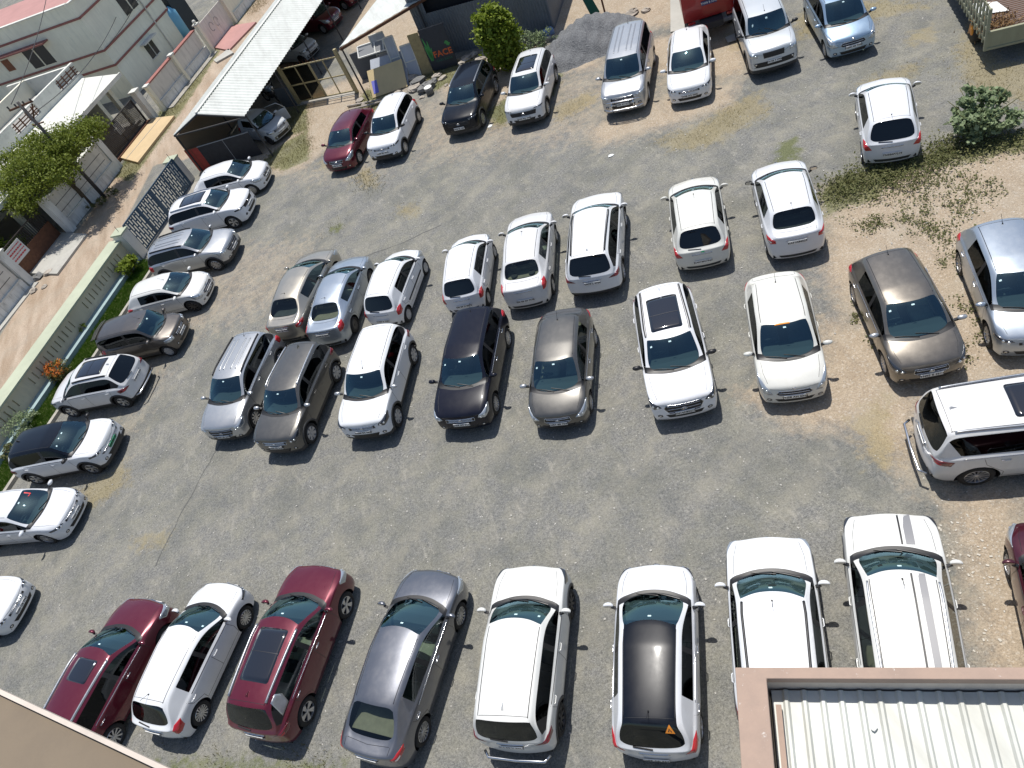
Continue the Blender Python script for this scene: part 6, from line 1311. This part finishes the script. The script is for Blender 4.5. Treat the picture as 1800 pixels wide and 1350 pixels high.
for (u0, v0, u1, v1, hh, lab, ln) in ((700, 140, 716, 135, 2.1, 'narrow pale grey panel standing beside the cream sheet', .25), (722, 138, 741, 132, 1.6, 'pale blue framed door panel leaning left of the khaki board', .3), (676, 128, 700, 120, 2.0, 'grey board standing upright at the back of the leaning panels', .1)):
    o, Mx2 = stand('leaning_panel', at(u0, v0), at(u1, v1), hh, B['panel'], lab, 'panel', ln); wq = (at(u1, v1)-at(u0, v0)).length
    m = MB(); [m.bar(Mx2 @ Vector(a), Mx2 @ Vector(b), .06, .05) for a, b in (((0, 0, 0), (0, hh, 0)), ((wq, 0, 0), (wq, hh, 0)), ((0, hh, 0), (wq, hh, 0)), ((0, hh*.5, 0), (wq, hh*.5, 0)))]; m.build('frame', B['slabtop'], o)
o, Mx2 = stand('window_frame', at(650, 140), at(708, 122), .62, B['greyrail'], 'long pale window frame lying across the leaning panels', 'frame', .9, 1.25, .03)
m = MB(); wq = (at(708, 122)-at(650, 140)).length; [m.bar(Mx2 @ Vector(a), Mx2 @ Vector(b), .07, .06) for a, b in (((0, 0, 0), (wq, 0, 0)), ((0, .62, 0), (wq, .62, 0)), ((0, 0, 0), (0, .62, 0)), ((wq, 0, 0), (wq, .62, 0)), ((wq*.5, 0, 0), (wq*.5, .62, 0)), ((wq*.75, 0, 0), (wq*.75, .62, 0)))]; m.build('frame', B['white'], o)
for i, (a_, b_) in enumerate((((612, 189), (672, 178)), ((618, 195), (680, 181)))):
    tag(MB().tube([at(*a_)+Vector((0, 0, .08)), at(*b_)+Vector((0, 0, .1+i*.04))], .055, 7).build('timber_pole', B['stone'], None, True), ['grey timber pole lying behind the maroon saloon, the farther of two', 'grey timber pole lying behind the maroon saloon, the nearer of two'][i], 'pole', 'timber poles on the ground')
# cement bits and rubble
p = at(757, 165); e = empty('steel_drum', p, 0, 'small grey drum with a white top among the rubble', 'drum'); MB().tube([(0, 0, 0), (0, 0, .36)], .2, 14).build('barrel', B['greystone'], e, True); MB().tube([(0, 0, .36), (0, 0, .38)], .205, 14).build('lid', B['white'], e)
B['pinkcap'] = (lambda k: (k.l(k.mix(k.ramp(k.noise(k.coord('Object'), 9, 8, .8), [(.63, 0), (.66, 1)]), k.mix(k.math('MULTIPLY', k.ramp(k.noise(k.coord('Object'), 2.2, 7, .7), [(.45, 0), (.65, 1)]), .5), (.385, .28, .22), (.29, .22, .18)), (.55, .50, .45)), k.b.inputs['Base Color']), setattr(k.b.inputs['Roughness'], 'default_value', .85), k.bump(k.noise(k.coord('Object'), 30, 6, .7), .25, .01), k.m)[-1])(N('flaking_pink_paint'))
spots = [(722, 140, .35, 0), (737, 146, .42, 1), (748, 158, .45, 1), (730, 158, .34, 0), (768, 135, .22, 0), (779, 138, .2, 0), (700, 165, .2, 0), (762, 145, .25, 1), (742, 172, .12, 0), (785, 150, .1, 0), (820, 105, .3, 0), (833, 98, .26, 0), (845, 108, .3, 0), (855, 96, .22, 0), (838, 112, .24, 0), (862, 112, .26, 0), (870, 125, .25, 0), (812, 112, .2, 0), (900, 118, .12, 0), (962, 72, .25, 0), (1112, 25, .3, 0), (1135, 20, .18, 0), (985, 78, .2, 0), (632, 178, .2, 0), (640, 185, .15, 0), (88, 480, .25, 0), (68, 488, .3, 1), (78, 505, .15, 0), (60, 512, .2, 0)]
for i, (u, v, r_, g_) in enumerate(spots):
    o = rock('rubble_stone', at(u, v), r_, B['greystone' if g_ else 'stone'], flat=.45, seed=i)
    where = 'beside the drum and the leaning panels' if 695 < u < 790 else 'in the pile between the dark sign board and the tall bush' if 800 < u < 880 else 'at the edge of the gravel heap' if 950 < u < 1150 or u == 900 else 'near the foot of the beige gate post' if 600 < u < 650 else 'in the lane below the concrete ramp'
    tag(o, ('broken pale stone ' if not g_ else 'dark grey concrete lump ')+where, 'stone', ('pale stones ' if not g_ else 'dark lumps ')+where)
# bush by the sheds
p = at(897, 122)
e = empty('leafy_bush', p, 0, 'tall bright yellow green bush in front of the grey shed', 'bush'); m = MB(); [m.tube([(0, 0, 0), (dx, dy, 1.2), (dx*1.6, dy*1.6, 2.3)], [.05, .04, .02], 6) for dx, dy in ((.1, .1), (-.25, .05), (.25, -.15), (0, -.2))]; m.build('stem', B['bark'], e, True)
leaves('crown', [(0, 0, 1.0, .8, .7, .8), (-.15, .1, 1.9, .8, .75, .7), (.3, -.1, 1.7, .6, .6, .6), (-.1, .1, 2.6, .65, .6, .5), (.35, .2, 2.4, .5, .5, .4), (.1, 0, .5, .7, .6, .4)], 9500, .17, LM['bush'], e, aspect=1.3)
p = at(925, 90); e = empty('scrub_bush', p, 0, 'thin grey green scrub right of the tall bush', 'bush'); leaves('foliage', [(0, 0, .5, .8, .6, .5), (.9, -.3, .4, .6, .5, .35), (-.5, .1, .5, .5, .5, .4)], 2200, .10, LM['blue'], e); m = MB(); [m.tube([(dx*.3, dy*.3, 0), (dx, dy, .8)], [.02, .01], 5) for dx, dy in ((.3, .2), (-.3, .1), (.1, -.3))]; m.build('stem', B['bark'], e, True)
tag(soft_box('blue_bag', at(962, 62)+Vector((0, 0, .12)), (.7, .45, .3), B['bluetank'], None), 'crumpled blue bag on the ground by the shed corner', 'bag')
# gravel heap
hp = at(1035, 72); n = 44; V = []; F = []
for i in range(n+1):
    for j in range(n+1):
        x, y = (i/n-.5)*6.4, (j/n-.5)*5.2; r_ = math.hypot(x/2.7, y/2.15); a = math.atan2(y, x)
        z = max(0, 1-r_*(1+.12*math.sin(3*a+1)))**.85*1.0
        z += (.08*math.sin(x*4.1+y*3)+.05*math.sin(x*9-y*7)+.035*random.random())*min(1, z*4); V.append((hp.x+x, hp.y+y, z-.015))
for i in range(n):
    for j in range(n): a = i*(n+1)+j; F.append((a, a+n+1, a+n+2, a+1))
kk = N('dark_gravel'); v_ = kk.coord('Object'); vv = kk.n("TexVoronoi"); vv.inputs['Scale'].default_value = 22; kk.l(v_, vv.inputs['Vector']); sc = kk.n("SeparateColor"); kk.l(vv.outputs['Color'], sc.inputs[0])
kk.l(kk.mix(.5, kk.ramp(sc.outputs[0], [(0, (.07, .075, .082)), (1, (.22, .225, .23))]), kk.ramp(kk.noise(v_, 30, 4, .7), [(.35, (.06, .065, .07)), (.65, (.24, .245, .25))])), kk.b.inputs['Base Color']); kk.b.inputs['Roughness'].default_value = .95; kk.bump(vv.outputs['Distance'], .7, .04)
tag(MB().add(V, F).build('gravel_heap', kk.m, None, True), 'heap of dark grey gravel behind the silver people carrier', 'gravel heap')
for (u, v, w_, l_, lab) in ((1022, 72, .35, .8, 'pale board lying on the gravel heap'), (1020, 88, .2, .45, 'small white scrap at the foot of the gravel heap'), (988, 68, .2, .6, 'short pale plank at the left edge of the gravel heap')):
    p = at(u, v, .35 if 'board' in lab else .12); o = MB().box((0, 0, 0), (l_, w_, .04)).build('plank', B['concrete'], bevel=.004); o.location = p; o.rotation_euler = (-.35, .12, 1.1); tag(o, lab, 'plank')
p = at(1040, 30); o = MB().add([p, p+Vector((.5, .1, 0)), p+Vector((.1, .6, 1.8)), p+Vector((-.3, .55, 1.8)), p+Vector((.05, .1, .02)), p+Vector((.5, .16, .02)), p+Vector((.1, .66, 1.8)), p+Vector((-.3, .61, 1.8))], [(0, 1, 2, 3), (7, 6, 5, 4), (0, 4, 5, 1), (1, 5, 6, 2), (2, 6, 7, 3), (3, 7, 4, 0)]).build('green_cloth', B['greencloth']); tag(o, 'dark green cloth hanging behind the gravel heap', 'cloth')
tag(MB().tube([at(1064, 25), at(1064, 25)+Vector((0, .1, 2.1))], .045, 6).build('thin_post', B['rust'], None, True), 'thin rust brown post standing behind the gravel heap', 'post')
tag(poly_sheet('paved_strip', [at(*q)+Vector((0, 0, .05)) for q in ((1178, -60), (1200, -60), (1204, 52), (1179, 58))], B['concrete']), kind='structure')
tag(poly_sheet('manhole_slab', [at(*q)+Vector((0, 0, .06)) for q in ((1275, 68), (1298, 58), (1303, 70), (1280, 77))], B['concrete']), 'pale stone slab on the soil between the saloon and the off-roader', 'slab')
# red box truck
q0 = at(1203, 43, .9); q1 = at(1297, 14, .9); qd = (q1-q0).normalized(); qn = Vector((-qd.y, qd.x, 0)); w_ = (q1-q0).length; an = math.atan2(qd.y, qd.x)
e = empty('box_truck', (q0.x, q0.y, 0), an, 'red box truck at the top edge, its plain red back panel facing the lot', 'truck')
MB().box((w_/2, 2.3, 2.0), (w_, 4.6, 2.2)).build('cargo_box', B['red'], e, bevel=.03); MB().box((w_/2, -.02, .62), (w_*.98, .12, .16)).build('rear_bumper', B['greyrail'], e, bevel=.02); MB().box((w_/2, 2.3, .72), (.9, 5.4, .25)).build('chassis', B['chassis'], e)
MB().box((w_/2, 5.6, 1.35), (w_*.95, 1.7, 1.9)).build('cab', B['red'], e, bevel=.15)
np_ = MB().box((w_*.5, -.02, 1.52), (.62, .03, .17)).build('number_plate', simple('plate_navy', (.03, .03, .12), .5), e); inst('lettering', text_mesh('TN58 B 5240', .11, B['white'], .002), np_, (w_*.5, -.04, 1.52), (R(90), 0, 0))
for x in (.25, w_-.25):
    for y in (.9, 4.9):
        w2_ = MB(); w2_.tube([(x-.12, y, .42), (x+.12, y, .42)], .42, 18); w2_ = w2_.build('wheel', M['rubber'], e, True)
for x in (.3, w_-.3): MB().box((x, -.03, .85), (.3, .04, .1)).build('taillight', M['red'], e, bevel=.01)
# open truck
tc = at(1736, 7, 1.9); td = (at(1800, 45, 1.1)-at(1738, 60, 1.1)); td = Vector((td.x, td.y, 0)).normalized(); an = math.atan2(td.y, td.x); tw_ = 2.3
e = empty('open_truck', (18.68, 18.05, 0), an, 'cream green open truck with slatted side boards at the top right corner', 'truck')
def tb(name, c, d, mt, par=None, bv=.008): return MB().box(c, d).build(name, mt, par or e, bevel=bv)
tb('bed_floor', (tw_/2, 3.0, .82), (tw_, 6.0, .08), B['bed']); tb('tailgate', (tw_/2, 0, .83), (tw_, .06, .56), B['truck']); tb('tailgate_rail', (tw_/2, -.01, 1.13), (tw_, .09, .06), B['truck']); tb('tailgate_rail', (tw_/2, -.01, .57), (tw_, .1, .08), B['truck'])
m = MB(); [m.box((tw_/2, y, .865), (tw_-.1, .03, .012)) for y in np.arange(.1, 6, .12)]; m.build('floor_slats', B['rust'], e)
for x in (0, tw_):
    m = MB(); [m.box((x, y, 1.28), (.05, .10, 1.25)) for y in np.arange(.0, 6.0, .30)]; [m.box((x, 3.0, z), (.035, 6.0, .09)) for z in (.85, 1.2, 1.55, 1.86)]; m.build('side_boards', B['truck'], e)
for x in (0, tw_): tb('corner_post', (x, -.01, 1.22), (.09, .09, 1.4), B['truck'])
tb('chassis', (tw_/2, 4.0, .62), (.8, 7.6, .2), B['chassis']); tb('cab', (tw_/2, 7.3, 1.3), (2.1, 1.9, 1.9), B['truck'], None, .15)
for x in (.18, tw_-.18):
    for y in (1.6, 6.6):
        w_ = MB().tube([(x-.14, y, .44), (x+.14, y, .44)], .44, 20).build('wheel', M['rubber'], e, True); MB().tube([(x-.16, y, .44), (x+.16, y, .44)], .2, 14).build('hub', B['orange'], w_, True)
ps = MB().add([(.15, 1.6, .9), (1.0, 1.35, .92), (.8, 1.95, 1.0), (.2, 2.35, .92), (.15, 1.6, .89), (1.0, 1.35, .91), (.8, 1.95, .99), (.2, 2.35, .91)], [(0, 1, 2, 3), (7, 6, 5, 4), (0, 4, 5, 1), (1, 5, 6, 2), (2, 6, 7, 3), (3, 7, 4, 0)]).build('paper_sheet', B['paper']); ps.matrix_world = e.matrix_basis.copy(); ps.location = e.location; tag(ps, 'white sheet lying on the open truck bed', 'sheet')
sp = rng.normal(size=(420, 3))*np.array([.32, .28, .07]); sp[:, 2] = .87+np.abs(sp[:, 2])*1.3; ca_, sa_ = math.cos(an), math.sin(an); lx, ly = sp[:, 0]+.45, sp[:, 1]+.75
tag(blades('straw_pile', np.stack([e.location.x+lx*ca_-ly*sa_, e.location.y+lx*sa_+ly*ca_, sp[:, 2]], 1), .10, .05, B['straw'], 2.0), 'small heap of brown straw in the open truck bed', 'straw', kind='stuff')
# ---- plants on the lot --------------------------------------------------------------
p = at(1718, 238); e = empty('leafy_shrub', p, 0, 'grey green shrub with big leaves at the right edge, behind the lone white hatchback', 'shrub')
m = MB(); [m.tube([(0, 0, 0), (.7*math.cos(a)*.5, .7*math.sin(a)*.5, .7), (.9*math.cos(a), .9*math.sin(a), 1.25)], [.03, .02, .008], 5) for a in np.linspace(0, 6.28, 9)[:-1]]; m.build('stem', LM['weed'], e, True)
leaves('crown', [(0, 0, .5, .7, .6, .4), (.5, .2, .9, .38, .35, .3), (-.55, -.1, .7, .35, .35, .3), (.05, .4, 1.15, .35, .35, .25), (.4, -.4, .5, .45, .4, .3), (-.3, .35, .95, .3, .3, .25)], 2600, .15, LM['blue'], e, aspect=1.3)
wp_ = [[(1620, 262), (1700, 250), (1790, 240), (1830, 250), (1700, 272), (1640, 290), (1615, 285)], [(1520, 290), (1590, 285), (1600, 300), (1540, 320), (1500, 320)], [(1455, 335), (1500, 310), (1520, 330), (1490, 350), (1455, 352)], [(1570, 310), (1620, 305), (1625, 325), (1580, 330)]]
def clumps(polys, n, sp, per):
    c = scatter(polys, n); i = rng.integers(0, len(c), n*per); q = c[i]+rng.normal(size=(n*per, 3))*np.array([sp, sp, 0]); return q
def carpet(name, q, size, mat, h=.18):
    m = len(q); q = q.copy(); q[:, 2] = rng.random(m)**1.5*h+.01; nn = rng.normal(size=(m, 3)); nn[:, 2] = np.abs(nn[:, 2])+.7; nn /= np.linalg.norm(nn, axis=1)[:, None]
    t = np.cross(nn, rng.normal(size=(m, 3))); t /= np.linalg.norm(t, axis=1)[:, None]; b = np.cross(nn, t); s = size*(.5+rng.random(m))[:, None]
    V = np.stack([q-t*s*.5, q-b*s*.3, q+t*s*.5, q+b*s*.3], 1).reshape(-1, 3); return mesh_np(name, V, np.arange(4*m).reshape(-1, 4), mat)
tag(carpet('weed_cover', clumps(wp_, 120, .30, 62), .07, LM['weed'], .22), 'dark green weeds along the edge of the sandy ground at the right', 'weeds', kind='stuff')
tag(carpet('sparse_weeds', clumps([[(1450, 360), (1700, 300), (1760, 330), (1700, 430), (1500, 400)], [(1500, 540), (1540, 560), (1560, 620), (1510, 600)], [(1690, 520), (1720, 500), (1730, 620), (1700, 640)], [(1650, 440), (1700, 440), (1700, 500), (1670, 490)]], 120, .11, 26), .06, LM['weed'], .08), 'scattered small weeds on the sandy patch', 'weeds', kind='stuff')
tag(blades('dry_grass', clumps([[(1150, 250), (1280, 195), (1320, 165), (1350, 190), (1250, 255), (1180, 262)], [(1500, 148), (1560, 125), (1620, 105), (1610, 128), (1520, 158)], [(1440, 0), (1640, 5), (1500, 45), (1400, 70)], [(1680, 80), (1720, 60), (1760, 110), (1860, 110), (1860, 200), (1780, 180), (1700, 160)], [(860, 205), (890, 195), (892, 222), (865, 225)], [(970, 195), (1040, 165), (1050, 178), (985, 212)], [(590, 215), (615, 205), (600, 280), (565, 290)], [(700, 362), (735, 362), (732, 378), (702, 376)], [(140, 862), (215, 815), (225, 848), (150, 895)]], 300, .36, 16), .06, .016, LM['dry'], 1.4), 'dry straw coloured grass in patches on the gravel', 'grass', kind='stuff')
tag(blades('rough_grass', clumps([[(458, 290), (500, 255), (540, 235), (540, 275), (500, 298)], [(500, 195), (538, 185), (538, 230), (505, 240)], [(860, 195), (975, 110), (965, 165), (885, 215)], [(745, 130), (790, 112), (850, 102), (830, 128), (760, 158)], [(640, 162), (668, 152), (698, 188), (622, 198)], [(581, 401), (597, 397), (597, 407), (583, 409)], [(270, 1342), (420, 1337), (600, 1347), (600, 1358), (270, 1358)], [(620, 315), (655, 295), (665, 330), (640, 332)], [(205, 305), (300, 170), (360, 108), (368, 112), (315, 185), (225, 318)], [(430, 20), (468, -20), (480, -20), (452, 22)]], 420, .30, 38), .10, .018, LM['oliv'], .9), 'rough olive green grass along walls and rubble', 'grass', kind='stuff')
for (u, v, lab, bl, n_, sz, mt) in ((236, 480, 'round bright green bush at the end of the lawn strip', [(0, 0, .45, .5, .45, .35), (.2, .1, .65, .3, .3, .25)], 1500, .13, 'bush'), (112, 662, 'bush with orange and yellow flowers against the slotted wall', [(0, 0, .4, .45, .55, .35)], 900, .1, 'weed'), (45, 762, 'wispy grey green shrub on the lawn strip', [(0, 0, .45, .5, .6, .4), (.3, .5, .3, .4, .4, .3)], 1200, .08, 'blue'), (152, 583, 'small green sprig against the slotted wall', [(0, 0, .25, .2, .25, .2)], 200, .08, 'bush'), (25, 800, 'rusty green plant low on the lawn strip by the wall', [(0, 0, .25, .3, .4, .2)], 500, .09, 'weed')):
    p = at(u, v, .05); e = empty('garden_shrub', p, 0, lab, 'shrub'); leaves('foliage', bl, n_, sz, LM[mt], e); m = MB(); [m.tube([(0, 0, 0), (dx, dy, .4)], [.015, .008], 5) for dx, dy in ((.12, .1), (-.15, .05), (.02, -.15))]; m.build('stem', B['bark'], e, True)
    if 'flowers' in lab: leaves('blossoms', [(0, 0, .5, .5, .65, .35)], 420, .09, LM['flower'], e)  # orange flowers of this bush, loose faces in one mesh
# plants beyond the brown gate
p = LP(24.5, 38.8); e = empty('garden_shrub', p, 0, 'dark leafy plants in the yard behind the brown gate', 'shrub'); leaves('foliage', [(0, 0, .9, 1.2, 1.0, .7), (-1.3, .9, .8, .9, .9, .6)], 2600, .16, LM['bush'], e); MB().tube([(0, 0, 0), (0, 0, .9)], .04, 6).build('stem', B['bark'], e, True)
p = LP(28.8, 35.9); e = empty('roadside_weed', p, 0, 'dark weeds at the foot of the tree and pole', 'weeds'); leaves('foliage', [(0, 0, .2, .7, .4, .2), (.9, .5, .2, .5, .3, .2)], 900, .09, LM['weed'], e)
# litter and pale chips
for (u, v, lab) in ((1074, 274, 'crumpled white scrap on the open gravel'), (862, 222, 'tiny pale scrap beside the black suv')):
    o = rock('litter', at(u, v), .09, B['paper'], flat=.3, seed=u); tag(o, lab, 'litter')
ch = scatter([[(1640, 930), (1720, 890), (1750, 960), (1735, 1000), (1660, 990)], [(1650, 950), (1700, 920), (1750, 1000), (1750, 1150), (1700, 1140)]], 260); m = MB()
for p in ch: r_ = .006+.02*random.random()**3; a = random.random()*3; m.box((p[0], p[1], r_*.4), (r_*2.4, r_*1.5, r_*.8), a)
tag(m.build('chippings', simple('chip_stone', (.50, .47, .41), .9)), 'scattered white chippings on the sandy ground near the wine red car', 'chippings', kind='stuff')
mm = scatter([[(0, 700), (450, 290), (1800, 150), (1800, 330), (1300, 700), (1560, 900), (1300, 1180), (200, 1200), (60, 1100)]], 2600); m = MB()
for p in mm: r_ = .008+.017*random.random()**3; a = random.random()*3; m.box((p[0], p[1], r_*.4), (r_*2.2, r_*1.6, r_), a)
tag(m.build('loose_stones', simple('pale_pebbles', (.40, .385, .35), .95)), 'loose pale stones strewn over the gravel lot', 'gravel', kind='stuff')
# ---- near building: pink parapet with a corrugated roof, and the tan ledge ----------
PZ = 8.6; c0 = at(1292, 1173, PZ); ux = Vector((math.cos(R(-27.45)), math.sin(R(-27.45)), 0)); uy = Vector((math.cos(R(-118.5)), math.sin(R(-118.5)), 0))
c1 = at(1347.3, 1192.8, PZ); dd = c1-c0
wx_ = dd.dot(ux-uy*ux.dot(uy))/(1-ux.dot(uy)**2); wy_ = dd.dot(uy-ux*ux.dot(uy))/(1-ux.dot(uy)**2)
nb_ = empty('near_building', (c0.x, c0.y, 0), 0, 'low building with a dusty pink parapet and pale corrugated roof, bottom right corner', 'building')
def Q(a, b, z): p = c0+ux*a+uy*b; return (p.x-c0.x, p.y-c0.y, z)
LX, LY = 7.0, 4.2
m = MB(); ring = [(0, 0), (LX, 0), (LX, wy_), (wx_, wy_), (wx_, LY), (0, LY)]
m.prism([Q(a, b, 0)[:2] for a, b in ring], PZ-.12, PZ); m.build('parapet_cap', B['pinkcap'], nb_, bevel=.008)
m = MB(); e_ = .015
m.prism([Q(a, b, 0)[:2] for a, b in [(e_, e_), (LX-e_, e_), (LX-e_, wy_-e_), (wx_-e_, wy_-e_), (wx_-e_, LY), (e_, LY)]], 0, PZ-.12); m.build('wall', B['inner'], nb_)
rz = PZ-.34; k_ = corrugated('pale_cream_roof_sheet', (.58, .60, .56), .2, R(-118.5)+math.pi/2, (.36, .35, .30), dirtamt=.6)
V = []; xs = []; x = wx_+.02; prof = [(0, 0), (.095, 0), (.115, .028), (.14, .028), (.16, 0)]
while x < LX-.05: xs += [(x+a, h) for a, h in prof]; x += .163
V = [Q(a, wy_+.004, rz+h+.0) for a, h in xs]+[Q(a, LY, rz+h-.10) for a, h in xs]; n = len(xs)
MB().add(V, [(i, n+i, n+i+1, i+1) for i in range(n-1)]).build('roof_sheet', k_, nb_)
m = MB(); m.prism([Q(a, b, 0)[:2] for a, b in [(wx_, wy_), (LX, wy_), (LX, LY), (wx_, LY)]], rz-.3, rz-.16); m.build('roof_deck', B['concrete2'], nb_)
m = MB(); m.bar(Q(wx_+.075, wy_+.16, rz+.07), Q(wx_+.075, LY, rz+.0), .05, .05); m.build('pipe', B['pinkcap'], nb_)
p = at(1537, 1280, rz+.02); tag(rock('roof_litter', p, .025, B['white'], flat=.3, seed=5), 'small pale scrap lying on the corrugated roof', 'litter')
LZ = 12.6; m = MB(); lp = [at(-260, 1093, LZ), at(0, 1213, LZ), at(292, 1351, LZ), at(700, 1545, LZ), at(200, 1900, LZ), at(-500, 1500, LZ)]
lb = empty('window_ledge', (0, 0, 0), 0, 'tan overhanging ledge cutting across the bottom left corner', 'ledge'); m.prism([p[:2] for p in lp], LZ-.10, LZ); m.build('slab', B['ledge'], lb, bevel=.01)
m = MB(); a_, b_ = lp[0], lp[3]; m.bar(a_+Vector((0, 0, -.01)), b_+Vector((0, 0, -.01)), .025, .08); m.build('edge_strip', B['inner'], lb)
